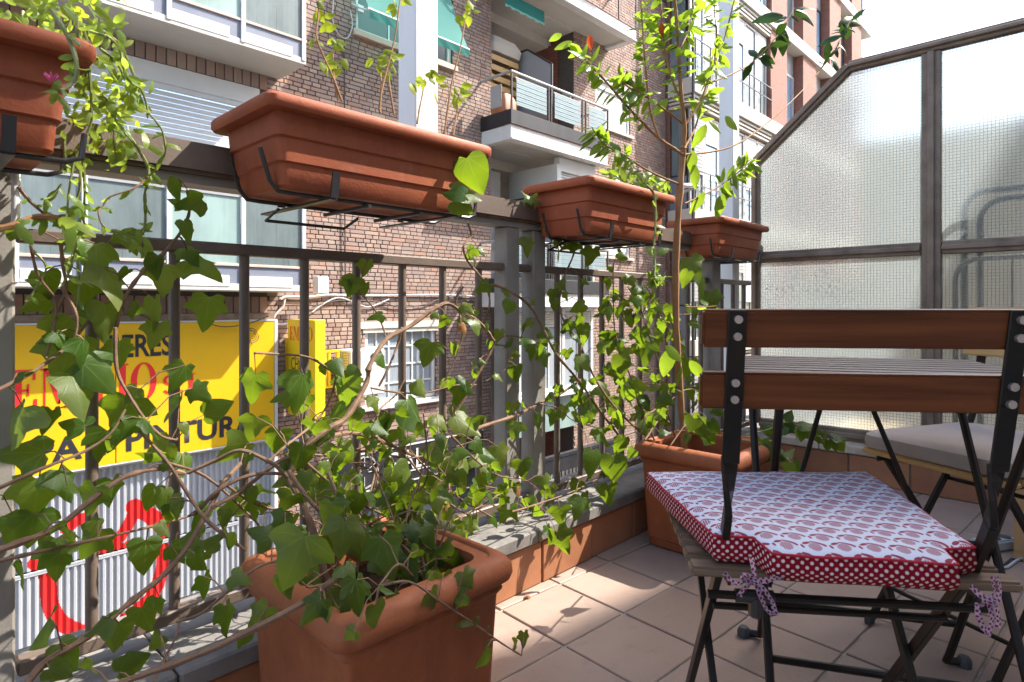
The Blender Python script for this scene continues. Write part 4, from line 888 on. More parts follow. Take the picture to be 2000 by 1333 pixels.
# loggias at the right: slab, beams, soffits, side walls on three floors
m = MB(); m.box(7.43, 9.76, 9.0, 9.2, ZS, ZTOP); part('loggia_wall', m, M['ledge'], b1)
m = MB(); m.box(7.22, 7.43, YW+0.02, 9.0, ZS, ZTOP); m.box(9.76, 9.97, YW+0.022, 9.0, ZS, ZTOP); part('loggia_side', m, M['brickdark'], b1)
for i, dz in enumerate((-ST_H, 0, ST_H)):
    bl = link('balcony', None, b1, (0,0,0)); bl.location = Vector((8.5, YB, 3.56+dz)) - ro; XR = 9.92 if i < 2 else 10.95
    m = MB(); m.box(7.19, XR, YB, 7.05, 3.56+dz, 3.80+dz); m.box(7.19, 7.34, 7.05, YW-0.004, 3.56+dz, 3.80+dz); m.box(XR-0.15, XR, 7.05, YW-0.004, 3.56+dz, 3.80+dz); part('edge_beam', m, M['white'], bl, bevel=0.006)
    m = MB(); m.box(7.345, XR-0.155, 7.052, YW, 3.62+dz, 3.74+dz); m.box(7.435, 9.755, YW, 8.99, 3.6+dz, 3.74+dz); part('soffit', m, M['ledge'], bl)
    m = MB(); m.box(7.44, 9.75, 8.2, 8.99, 3.42+dz, 3.599+dz); part('inner_beam', m, M['ledge'], bl)
    if i < 2:
        m = MB(); m.box(7.17, XR+0.02, YB-0.03, YB+0.0, 3.805+dz, 4.04+dz); m.box(7.17, 7.2, YB, YW-0.002, 3.805+dz, 4.04+dz); m.box(XR-0.01, XR+0.02, YB, YW-0.002, 3.805+dz, 4.04+dz); part('fascia', m, M['fascia'], bl, bevel=0.003)
    m = MB(); m.box(7.18, XR, YB-0.015, YB+0.13, 3.8+dz, 3.804+dz); part('drip_strip', m, M['walltile'], bl)
    m = MB(); m.tube([(7.2, YB-0.005, 3.573+dz), (XR, YB-0.005, 3.573+dz)], 0.02, 8); part('drip_mould', m, M['white'], bl, True)
    zr = 4.66+dz
    for y in (YB-0.01,): m = MB(); m.tube([(7.19, YW, zr), (7.19, YB-0.01, zr), (XR, YB-0.01, zr), (XR, YW, zr)], 0.024, 8); part('top_rail', m, M['grey'], bl, True)
    xs = [7.2, 8.13, 8.2, 9.1, 9.2, XR-0.01] + ([10.3] if i == 2 else [])
    for x in xs: m = MB(); m.box(x-0.014, x+0.014, YB-0.024, YB+0.004, 4.045+dz if i < 2 else 3.81+dz, zr-0.02); part('post', m, M['black'], bl)
    for a, b in ((7.3, 8.06), (8.28, 9.02), (9.28, 9.82)):
        m = MB(); k_ = 12
        for q_ in range(k_): zz = 4.13+dz + q_*0.036; m.box(a, b, YB-0.03+0.004*(q_ % 2), YB-0.022, zz, zz+0.031)
        part('screen_panel', m, M['panelblue'], bl)
        m = MB(); m.box(a-0.015, b+0.015, YB-0.021, YB-0.012, 4.565+dz, 4.59+dz); part('panel_rail', m, M['grey'], bl)
    m = MB(); m.box(7.178, 7.186, 7.1, 7.36, 4.13+dz, 4.5+dz); part('lattice_panel', m, M['grey'], bl)
# cut-corner dividers between the flats
for dz in (0, -ST_H):
    dv = link('divider', None, b1, (0,0,0)); dv.location = Vector((8.4, 7.6, 3.75+dz)) - ro; zt = 5.58+dz
    P_ = [(7.04, 3.76+dz), (8.9, 3.76+dz), (8.9, zt), (7.62, zt), (7.04, zt-0.42)]
    m = MB(); m.prism(P_, 'x', 8.396, 8.404); part('panel', m, M['grey'], dv)
    for (a, b) in zip(P_, P_[1:]+P_[:1]): m = MB(); m.bar((8.4, *a), (8.4, *b), 0.03, 0.03); part('frame', m, M['black'], dv)
    m = MB(); m.bar((8.4, 7.05, zt-0.9), (8.4, 8.9, zt-0.9), 0.028, 0.03); part('frame', m, M['black'], dv)
w_ = link('window', None, b1, (0,0,0)); w_.location = Vector((9.3, 8.95, 3.8)) - ro
m = MB(); m.box(9.0, 9.7, 8.86, 8.99, 5.5, 5.7); part('shutter_box', m, M['cream'], w_); slats(w_, 9.02, 9.66, 3.9, 5.5, 8.95, 0.05, M['cream'])
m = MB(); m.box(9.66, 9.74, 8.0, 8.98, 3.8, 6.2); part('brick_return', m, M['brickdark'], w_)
# the lower loggia is closed with white joinery, and so is the mezzanine under it
wl_ = link('white_enclosure', None, b1, (0,0,0)); wl_.location = Vector((8.9, 7.3, 1.3)) - ro
m = MB(); m.box(7.5, 8.36, 8.3, 8.35, 1.3, 3.4); m.box(8.6, 8.66, 7.08, 8.3, 1.3, 3.42); part('white_panel', m, M['white'], wl_)
m = MB(); m.box(8.66, 9.74, 7.08, 7.2, 3.3, 3.55); m.box(8.66, 8.72, 7.08, 7.2, 1.3, 3.3); m.box(9.68, 9.74, 7.08, 7.2, 1.3, 3.3); part('frame', m, M['white'], wl_); slats(wl_, 8.73, 9.67, 2.5, 3.3, 7.12, 0.05)
m = MB(); m.box(8.72, 9.68, 7.14, 7.146, 1.3, 2.5); part('pane', m, M['pane'], wl_)
for a, b in ((7.28, 8.05), (8.1, 8.75), (8.8, 9.75)):
    w_ = window('window', a, b, -0.72, 0.8, 7.12, 0.07, None, 'curtain', 1, 0); slats(w_, a+0.08, b-0.08, 0.45, 0.72, 7.125, 0.045, M['cream'])
m = MB(); m.box(7.26, 9.76, 7.1, 7.25, -1.42, -0.725); part('low_parapet', m, M['paneg'], b1)
m = MB(); m.box(7.2, 9.95, 6.98, 7.12, -0.80, -0.73); part('window_ledge', m, M['white'], b1, bevel=0.004)
m = MB(); m.box(7.2, 9.95, 6.6, 6.66, -2.0, -1.76); m.box(7.2, 9.95, 6.59, 6.68, -1.755, -1.70); part('street_canopy', m, M['fascia'], b1)
gr = link('window_grille', None, b1, (0,0,0)); gr.location = Vector((8.5, 6.9, -3.3)) - ro
for k in range(26): m = MB(); x = 7.25+k*0.105; m.box(x, x+0.022, 6.9, 6.92, -3.3, -2.02); part('bar', m, M['black'], gr)
m = MB(); m.box(7.2, 9.95, 6.96, 7.0, ZS+0.1, -2.0); part('shopfront', m, M['slat'], b1)
# right hand wall: closed shutter windows
for dz in (0, -ST_H):
    w_ = link('window', None, b1, (0,0,0)); w_.location = Vector((11.15, YW, 4.66+dz)) - ro
    m = MB(); m.box(10.5, 11.8, YW+0.02, YW+0.09, 5.45+dz, 5.6+dz); m.box(10.5, 10.56, YW+0.02, YW+0.09, 4.66+dz, 5.45+dz); m.box(11.74, 11.8, YW+0.02, YW+0.09, 4.66+dz, 5.45+dz); part('frame', m, M['white'], w_)
    slats(w_, 10.57, 11.73, 4.67+dz, 5.45+dz, YW+0.04, 0.045); m = MB(); m.box(10.4, 11.9, YW-0.05, YW+0.1, 4.60+dz, 4.655+dz); part('sill', m, M['cream'], w_); m = MB(); m.box(10.45, 11.85, YW-0.02, YW+0.1, 5.605+dz, 5.70+dz); part('lintel', m, M['cream'], w_)
# window with white bars low on the brick wall, window under the awning
w_ = window('window', 4.9, 6.2, -0.6, 0.5, YW+0.03, 0.06, None, 'curtain', 5, 3); m = MB(); m.box(4.8, 6.3, YW-0.07, YW+0.02, -0.68, -0.605); part('sill', m, M['white'], w_, bevel=0.004)
m = MB(); m.box(4.78, 6.32, YW-0.03, YW+0.02, 0.505, 0.60); m.box(4.86, 6.24, YW-0.012, YW+0.022, 0.44, 0.50); part('lintel', m, M['cream'], w_)
w_ = window('window', 4.75, 6.55, 4.75, 6.3, YW+0.05, 0.06, None, 'darkpane', 2, 0, 'slat'); m = MB(); m.box(4.68, 6.62, YW-0.06, YW+0.04, 4.66, 4.745); part('sill', m, M['pink'], w_, bevel=0.004)
# dark shop window under the black sign
m = MB(); m.box(4.2, 7.1, YW-0.02, YW+0.0, ZS+0.3, -1.93); part('shop_window', m, M['darkpane'], b1)
# corrugated roller shutter with red paint
def shutter():
    root = thing('roller_shutter', (1.2, 7.5, ZS), 'white corrugated shop shutter with a red painted sign, under the yellow signboard', 'shutter')
    strokes = [([(70,1100),(92,1118),(98,1180),(118,1215),(150,1232),(185,1240),(225,1225),(262,1195),(300,1165)], 13), ([(130,1032),(150,1018),(172,1010)], 11), ([(192,1078),(225,1075),(250,1068)], 10), ([(212,1072),(242,1040),(268,992)], 11), ([(262,990),(300,1012),(328,1040)], 14), ([(328,1040),(312,1062)], 11), ([(320,1075),(318,1110),(305,1150),(285,1180),(258,1210)], 12)]
    st = []
    for pts, r in strokes:
        P_ = smooth([onY(x, y, 7.47) for x, y in pts], 4); rr = r*(P_[0].x*FX+7.47*FY)/FPX
        st += [((a.x, a.z), (b.x, b.z), rr*1.05) for a, b in zip(P_, P_[1:])]
    def inked(x, z):
        for (ax, az), (bx_, bz), rr in st:
            dx, dz = bx_-ax, bz-az; t = max(0, min(1, ((x-ax)*dx + (z-az)*dz)/(dx*dx+dz*dz+1e-9))); 
            if (x-ax-t*dx)**2 + (z-az-t*dz)**2 < rr*rr: return 1
        return 0
    for z0, z1 in ((-4.0, -1.80), (-1.745, -0.86)):
        m = MB(); x = -0.6; p_ = 0.0625; prof = [(0, 0), (0.004, -0.009), (0.008, -0.018), (0.018, -0.018), (0.028, -0.018), (0.032, -0.009), (0.036, 0), (0.045, 0), (0.054, 0), (0.0625, 0)]
        X = []
        while x < 3.44: X += [(x+a, 7.485+b) for a, b in prof[:-1]]; x += p_
        dzs = max(1, int((z1-max(z0, -2.95))/0.011)); Z = ([z0] if z0 < -2.95 else []) + [max(z0, -2.95) + (z1-max(z0, -2.95))*k/dzs for k in range(dzs+1)]
        base = 0
        for (xx, yy) in X:
            for zz in Z: m.v.append((xx, yy, zz))
        nz = len(Z)
        for i in range(len(X)-1):
            for k in range(nz-1):
                m.f.append((i*nz+k, (i+1)*nz+k, (i+1)*nz+k+1, i*nz+k+1)); m.m.append(inked((X[i][0]+X[i+1][0])/2, (Z[k]+Z[k+1])/2))
        me = bpy.data.meshes.new('corrugated_sheet'); me.from_pydata([tuple(Vector(v)-org(root)) for v in m.v], [], m.f); me.materials.append(M['shutter']); me.materials.append(M['red']); me.polygons.foreach_set('material_index', m.m); link('corrugated_sheet', me, root)
    for za in (-1.797, -1.776): m = MB(); m.box(-0.6, 3.44, 7.462, 7.484, za, za+0.017); part('rail', m, M['shutter'], root)
    m = MB(); m.box(-0.6, 3.44, 7.45, 7.484, -0.859, -0.82); part('rail', m, M['slat'], root)
shutter()
# ------------------------------------------------------------------ lettering
def text_mesh(txt, name, mat, parent, origin, ux, uz, height, width=None, depth=0.006, bold=0.0, right=False, start=None):
    cu = bpy.data.curves.new('t', 'FONT'); cu.body = txt; cu.size = 1; cu.offset = bold; cu.extrude = 0; cu.resolution_u = 3
    ob = bpy.data.objects.new('t', cu); COL.objects.link(ob); bpy.context.view_layer.update()
    me = bpy.data.meshes.new_from_object(ob.evaluated_get(bpy.context.evaluated_depsgraph_get())); bpy.data.objects.remove(ob); bpy.data.curves.remove(cu)
    xs = [v.co.x for v in me.vertices]; ys = [v.co.y for v in me.vertices]; x0, x1, h_ = min(xs), max(xs), max(ys)-min(min(ys), 0)
    cap = max(ys); sz = height/cap; sx = (width/(x1-x0)) if width else sz
    n = Vector(ux).cross(Vector(uz)).normalized()
    for v in me.vertices: v.co = Vector(origin) + Vector(ux)*((v.co.x-(x1 if right else x0))*sx) + Vector(uz)*(v.co.y*sz) + n*depth - org(parent)
    me.materials.append(mat); return link(name, me, parent)
def serif_polys(ch):
    """heavy roman letters: thick and thin strokes with serifs, 1 high"""
    B = lambda a, b, c, d: [(a,c),(b,c),(b,d),(a,d)]
    if ch == 'E': return 0.72, [B(.10,.28,.04,.96), B(.02,.62,.96,1), B(.54,.62,.74,.96), B(.28,.44,.48,.53), B(.40,.46,.36,.65), B(.02,.66,0,.04), B(.57,.66,.04,.28)]
    if ch == 'M': return 1.0, [B(.10,.15,.04,.96), B(.72,.90,.04,.96), [(.10,1),(.28,1),(.55,.12),(.47,.12)], [(.47,.12),(.52,.12),(.76,1),(.72,1)], B(.02,.22,0,.04), B(.64,.97,0,.04), B(.02,.28,.96,1), B(.72,.97,.96,1)]
    if ch == 'I': return 0.42, [B(.10,.29,.04,.96), B(.02,.37,0,.04), B(.02,.37,.96,1)]
    if ch == 'L': return 0.66, [B(.10,.28,.04,.96), B(.02,.38,.96,1), B(.02,.60,0,.04), B(.52,.60,.04,.28)]
    if ch == 'O':
        o = [(.42+.40*math.cos(a), .5+.51*math.sin(a)) for a in [2*math.pi*k/28 for k in range(28)]]; i_ = [(.42+.21*math.cos(a), .5+.47*math.sin(a)) for a in [2*math.pi*k/28 for k in range(28)]]
        return 0.86, [[o[k], o[(k+1) % 28], i_[(k+1) % 28], i_[k]] for k in range(28)]
    if ch == 'S' or ch == 's':
        c = []
        for a in range(20, 271, 25): c.append((.28+.20*math.cos(rad(a)), .73+.24*math.sin(rad(a))))
        for a in range(90, -161, -25): c.append((.28+.22*math.cos(rad(a)), .26+.24*math.sin(rad(a))))
        out = []
        for (a, b), (c_, d) in zip(c, c[1:]):
            dx, dy = c_-a, d-b; L = math.hypot(dx, dy) or 1; nx, ny = -dy/L*.055, dx/L*.055; out.append([(a+nx,b+ny),(a-nx,b-ny),(c_-nx,d-ny),(c_+nx,d+ny)])
        return 0.56, out
    return 0.3, [B(.06,.18,0,.12)]
def serif_text(txt, mat, parent, origin, ux, uz, height, width, depth=0.006, name='red_lettering'):
    x = 0; polys = []
    for ch in txt:
        if ch == ' ': x += .3; continue
        w_, P_ = serif_polys(ch); polys += [[(x+a, b) for a, b in p] for p in P_]; x += w_
    n = Vector(ux).cross(Vector(uz)).normalized(); m = MB()
    for p in polys: m.poly([Vector(origin) + Vector(ux)*(a*width/x) + Vector(uz)*(b*height) + n*depth for a, b in p])
    me = bpy.data.meshes.new(name); me.from_pydata([tuple(Vector(v)-org(parent)) for v in m.v], [], m.f); me.materials.append(mat); return link(name, me, parent)
UX, UZ = Vector((1,0,0)), Vector((0,0,1))
YS = 7.36
sg = thing('shop_signboard', (1.2, YS, -0.8), 'large yellow workshop signboard with red and dark lettering behind the ivy', 'sign')
xm = xat(226, YS)
for a, b in ((-0.6, xm-0.004), (xm+0.004, 3.44)): m = MB(); m.box(a, b, YS, 7.49, -0.805, 0.645); part('panel', m, M['yellow'], sg, bevel=0.004)
m = MB(); m.box(-0.6, 3.444, YS-0.006, 7.495, 0.646, 0.664); m.box(-0.6, 3.444, YS-0.006, 7.495, -0.819, -0.806); part('trim', m, M['slat'], sg)
a, b = onY(233, 698, YS), onY(336, 694, YS); t1 = text_mesh('TALLERES', 'dark_lettering', M['ink'], sg, (b.x, YS, a.z), UX, UZ, 0.235, (b.x-a.x)*2.05, 0.004, 0.02, right=True)
a, b = onY(20, 790, YS), onY(308, 781, YS); serif_text('EMILIO', M['red'], sg, (a.x, YS, -0.175), UX, UZ, 0.40, b.x-a.x, 0.004)
a, b = onY(317, 790, YS), onY(412, 760, YS); serif_text('S.L.', M['red'], sg, (a.x, YS, -0.13), UX, UZ, 0.2, (b.x-a.x), 0.004)
a, b = onY(45, 900, YS), onY(498, 850, YS); text_mesh('CHAPA Y PINTURA', 'dark_lettering', M['ink'], sg, (b.x, YS, -0.69), UX, UZ, 0.235, (b.x-a.x)*1.28, 0.004, 0.026, right=True)
# blade sign
bs = thing('blade_sign', (3.8, 7.2, -0.54), 'narrow yellow sign box standing out from the brick wall, with red and black words', 'sign')
m = MB(); m.box(3.68, 3.82, 6.80, 7.49, -0.55, 0.66); part('box', m, M['yellow2'], bs, bevel=0.008)
m = MB(); m.box(3.69, 3.81, 7.495, 7.594, -0.35, 0.42); part('wall_mount', m, M['yellow2'], bs, bevel=0.006)
XF = 3.68; V_ = Vector((0,-1,0))
def face(txt, z, h, wd, mat, serif=False, xoff=0.03):
    o_ = (XF, 7.465 - xoff, z)
    if serif: serif_text(txt, mat, bs, o_, V_, UZ, h, wd, 0.003)
    else: text_mesh(txt, 'black_lettering', mat, bs, o_, V_, UZ, h, wd, 0.003, 0.0)
face('EMILIO', 0.40, 0.17, 0.59, M['red'], True); face('CHAPA', 0.03, 0.15, 0.46, M['ink'], xoff=0.07); face('PINTURA', -0.27, 0.15, 0.52, M['ink'], xoff=0.05); face('Y', -0.5, 0.13, 0.10, M['ink'], xoff=0.06)
m = MB(); m.box(3.675, 3.6799, 6.81, 7.48, 0.63, 0.655); m.box(3.675, 3.6799, 6.81, 7.48, -0.545, -0.52); m.box(3.675, 3.6799, 7.46, 7.48, -0.52, 0.63); part('face_frame', m, M['yellow2'], bs)
yb = thing('sign_bracket', (4.2, 7.35, -0.25), 'pale yellow metal grille frame between the narrow yellow sign and the air conditioner', 'bracket')
for z in (-0.25, 0.22): m = MB(); m.box(4.02, 4.3, 7.28, 7.33, z, z+0.03); part('frame', m, M['yellow2'], yb)
for x in (4.02, 4.08, 4.14, 4.27): m = MB(); m.box(x, x+0.03, 7.285, 7.325, -0.2195, 0.2195); part('bar', m, M['yellow2'], yb)
ac = thing('air_conditioner', (4.65, 7.35, -0.38), 'white air conditioner unit on the brick wall beside the barred window', 'air conditioner')
m = MB(); m.box(4.36, 4.9, 7.12, 7.5, -0.38, 0.24); part('housing', m, M['white'], ac, bevel=0.012)
for k in range(16): m = MB(); m.box(4.351, 4.3595, 7.16, 7.46, -0.33+k*0.035, -0.315+k*0.035); part('grille_slat', m, M['grey'], ac)
for y in (7.16, 7.31, 7.46): m = MB(); m.box(4.346, 4.3505, y-0.005, y+0.005, -0.335, 0.225); part('grille_bar', m, M['slat'], ac)
for x in (4.45, 4.8): m = MB(); m.bar((x, 7.12, -0.395), (x, 7.6, -0.395), 0.03, 0.03); part('support', m, M['grey'], ac)
# black shop sign
gs = thing('shop_sign', (5.6, 7.45, -1.9), 'dark shop sign with white letters and a white web emblem, low behind the ivy', 'sign')
m = MB(); m.box(4.2, 7.1, 7.46, YW-0.021, -1.88, -1.24); part('panel', m, M['fascia'], gs)
m = MB(); m.box(4.2, 7.1, 7.45, 7.4595, -1.262, -1.24); m.box(4.2, 7.1, 7.45, 7.4595, -1.80, -1.782); m.box(5.45, 7.1, 7.45, 7.4595, -1.655, -1.64); part('white_line', m, M['white'], gs)
cx, cz = xat(712, 7.45), -1.52; m = MB()
def wire(m, a, b, w_=0.007): m.bar((cx+a[0], 7.449, cz+a[1]), (cx+b[0], 7.449, cz+b[1]), w_, 0.004, up=(0,1,0))
for R in (0.23, 0.215):
    P_ = [(R*math.cos(rad(k)), R*1.03*math.sin(rad(k))) for k in range(0, 360, 30)]
    for a, b in zip(P_, P_[1:]+P_[:1]): wire(m, a, b, 0.006)
for k in (30, 0, 90, 150, 210, 270): wire(m, (0.06*math.cos(rad(k)), 0.06*math.sin(rad(k))), (0.22*math.cos(rad(k)), 0.226*math.sin(rad(k))))
part('emblem', m, M['white'], gs)
a = xat(753, 7.45); text_mesh('GAL', 'white_lettering', M['white'], gs, (a, 7.452, -1.62), UX, UZ, 0.30, xat(829, 7.45)-a, 0.004, 0.0)
# small blue plate
pl = thing('street_plate', (3.62, YW-0.03, -1.2), 'small blue plate with a white pictogram on the brick wall beside the yellow signboard', 'sign')
c_ = onY(573, 880, YW-0.03); m = MB(); m.box(c_.x-0.1, c_.x+0.1, YW-0.03, YW-0.012, c_.z-0.17, c_.z+0.17); part('plate', m, M['blue'], pl, bevel=0.01)
m = MB(); m.box(c_.x-0.075, c_.x+0.075, YW-0.033, YW-0.0302, c_.z-0.14, c_.z+0.14); part('field', m, M['white'], pl)
m = MB(); m.box(c_.x-0.02, c_.x+0.02, YW-0.0355, YW-0.0332, c_.z-0.1, c_.z+0.04); m.cyl((c_.x, YW-0.034, c_.z+0.075), (0,1,0), 0.022, 0.003, 10); m.box(c_.x-0.05, c_.x+0.05, YW-0.0352, YW-0.0331, c_.z-0.01, c_.z+0.02); part('pictogram', m, M['blue'], pl)
# awnings
def awning(label, x0, x1, yf, zf, zw, val=0.14):
    root = thing('awning', ((x0+x1)/2, YW, zf), label, 'awning'); m = MB(); n = 8
    for i in range(n):
        t0, t1 = i/n, (i+1)/n; f = lambda t: (YW-0.03 + (yf-YW+0.03)*t, zw + (zf-zw)*t - 0.05*math.sin(math.pi*t))
        m.quad((x0, *f(t0)), (x1, *f(t0)), (x1, *f(t1)), (x0, *f(t1)))
    part('fabric', m, M['teal'], root, True)
    m = MB(); k = 14; m.v = []; pts = []
    for i in range(k): a, b = x0+(x1-x0)*i/k, x0+(x1-x0)*(i+1)/k; q = 0.012*(i % 2); m.quad((a, yf-0.021, zf-0.02), (b, yf-0.021, zf-0.02), (b, yf-0.021-0.012*((i+1) % 2), zf-val), (a, yf-0.021-q, zf-val))
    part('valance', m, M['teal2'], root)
    m = MB(); m.tube([(x0-0.02, yf, zf-0.012), (x1+0.02, yf, zf-0.012)], 0.02, 8); part('front_bar', m, M['white'], root, True)
    for x in (x0+0.06, x1-0.06): m = MB(); m.tube([(x, YW, zf+0.25), (x, (YW+yf)/2, zf+0.1), (x, yf+0.02, zf-0.01)], 0.015, 6); part('arm', m, M['white'], root, True)
awning('teal awning over the window high on the brick wall, split by the stained white post', 4.62, 6.42, 7.08, 4.84, 5.95)
root = thing('awning', (7.75, 7.1, 5.95), 'dark teal awning rolled up under the top balcony', 'awning')
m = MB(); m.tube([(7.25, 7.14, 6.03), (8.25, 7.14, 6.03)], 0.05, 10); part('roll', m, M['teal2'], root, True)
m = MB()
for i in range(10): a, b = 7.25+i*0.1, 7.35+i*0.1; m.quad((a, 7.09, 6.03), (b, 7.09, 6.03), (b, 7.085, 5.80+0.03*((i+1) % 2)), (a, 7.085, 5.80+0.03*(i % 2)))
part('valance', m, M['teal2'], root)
# things kept on the balcony
m = MB(); P0_, P1_ = onY(1128, 0, 6.84), onY(1176, 24, 6.84)
for k in range(10):
    xa = P0_.x + (P1_.x-P0_.x)*k/10; xb = P0_.x + (P1_.x-P0_.x)*(k+1)/10; ya, yb = 6.84 - 0.03*(k % 2), 6.84 - 0.03*((k+1) % 2); m.quad((xa, ya, 6.62), (xb, yb, 6.62), (xb, yb, 7.45), (xa, ya, 7.45))
me = m.mesh('hanging_cloth', M['walltile'], (P0_.x, 6.84, 6.62)); o = link('hanging_cloth', me, None, (P0_.x, 6.84, 6.62)); md = o.modifiers.new('thick', 'SOLIDIFY'); md.thickness = 0.01; tag(o, 'orange cloth hung over the rail of the topmost balcony', 'cloth')
cr = thing('wooden_crate', (7.9, 8.2, 3.78), 'stack of wooden boxes under plastic on the middle balcony', 'crate stack'); m = MB()
for k in range(3): z = 3.78+k*0.52; [m.box(7.55+a, 8.25-b, y, y+0.02, z+dz, z+dz+0.1) for y in (7.72, 8.3) for dz in (0.02, 0.2, 0.38) for a, b in ((0,0),)]; [m.box(x, x+0.03, 7.741, 8.3, z, z+0.5) for x in (7.55, 8.21)]
part('boards', m, M['pale'], cr); m = MB(); m.loft([[Vector((v.x, v.y, z)) for v in rrect(7.56+i, 8.3-i, 7.7+i, 8.3-i, 0, 0.08)] for i, z in ((0.0, 5.36), (-0.03, 5.5), (0.05, 5.66), (0.18, 5.7))]); part('plastic_sheet', m, M['cream'], cr, True)
m = MB(); m.loft([[Vector((v.x, v.y, z)) for v in rrect(7.3+i, 7.62-i, 7.15+i, 7.5-i, 0, 0.05)] for i, z in ((0.02, 3.77), (0.0, 3.9), (0.0, 4.3), (0.05, 4.42), (0.12, 4.43))]); solo('storage_bag', m, M['walltile'], 'reddish brown bag at the corner of the middle balcony beside the wooden boxes', 'bag', smooth=True)
m = MB(); m.cyl((9.62, YW+0.1, 5.0), (1,0,0), 0.13, 0.03, 18); solo('wall_plate', m, M['paneg'], 'round pale blue plate hung on the dark brick beside the middle balcony', 'ornament', smooth=True)
# cables
def cable(label, pts, r, mat, cat='cable'):
    m = MB(); m.tube(smooth([Vector(p) for p in pts], 5), r, 5); solo('cable', m, M[mat], label, cat, smooth=True)
W_ = YW-0.03
cable('pale cable bundle stapled along the brick wall above the yellow sign box', [onY(x, y, W_) for x, y in ((548,585),(560,580),(600,581),(640,577),(700,578),(800,577),(880,577),(940,580))], 0.016, 'cable')
cable('loose pale cable looping down beside the yellow signboard', [onY(x, y, W_) for x, y in ((556,585),(552,600),(538,615),(535,628),(548,634),(562,632))], 0.014, 'cable')
cable('pale cable bundle drooping behind the railing bars', [onY(x, y, W_) for x, y in ((610,610),(630,595),(660,582),(690,590),(720,600),(760,585))], 0.010, 'cable')
cable('dark cable running along the wall just under the pale bundle', [onY(x, y, W_) for x, y in ((610,600),(660,588),(740,590),(780,600),(830,595),(870,583),(930,590))], 0.009, 'darkcable')
cable('white cable hanging in a loop high on the brick wall', [onY(x, y, W_) for x, y in ((652,-10),(650,40),(662,68),(678,75),(688,52),(684,20))], 0.008, 'cable')
cable('grey conduit running down the brick wall below the white loop', [onY(x, y, W_) for x, y in ((672,90),(673,200),(674,480),(675,570))], 0.010, 'darkcable')
cable('thin dark cable sagging in front of the yellow signboard', [onY(x, y, 7.3) for x, y in ((360,580),(395,622),(430,638),(480,634),(525,618))], 0.006, 'darkcable')
cable('coil of dark cable near the corner of the yellow signboard', [onY(490+16*math.cos(a)*(1-.02*k), 655+16*math.sin(a)*(1-.02*k), 7.32) for k, a in enumerate([q*0.55 for q in range(26)])], 0.005, 'darkcable')
m = MB(); c_ = onY(703, 18, W_); m.box(c_.x-0.05, c_.x+0.05, W_-0.03, YW-0.003, c_.z-0.05, c_.z+0.05); solo('junction_box', m, M['white'], 'small white junction box on the brick wall left of the teal awning', 'box', bevel=0.008)
m = MB(); c_ = onY(625, 560, 7.3); m.box(c_.x-0.06, c_.x+0.10, 7.25, 7.38, c_.z-0.09, c_.z+0.13); solo('meter_box', m, M['white'], 'small white box at the end of the lower glazed balcony', 'box', bevel=0.008)
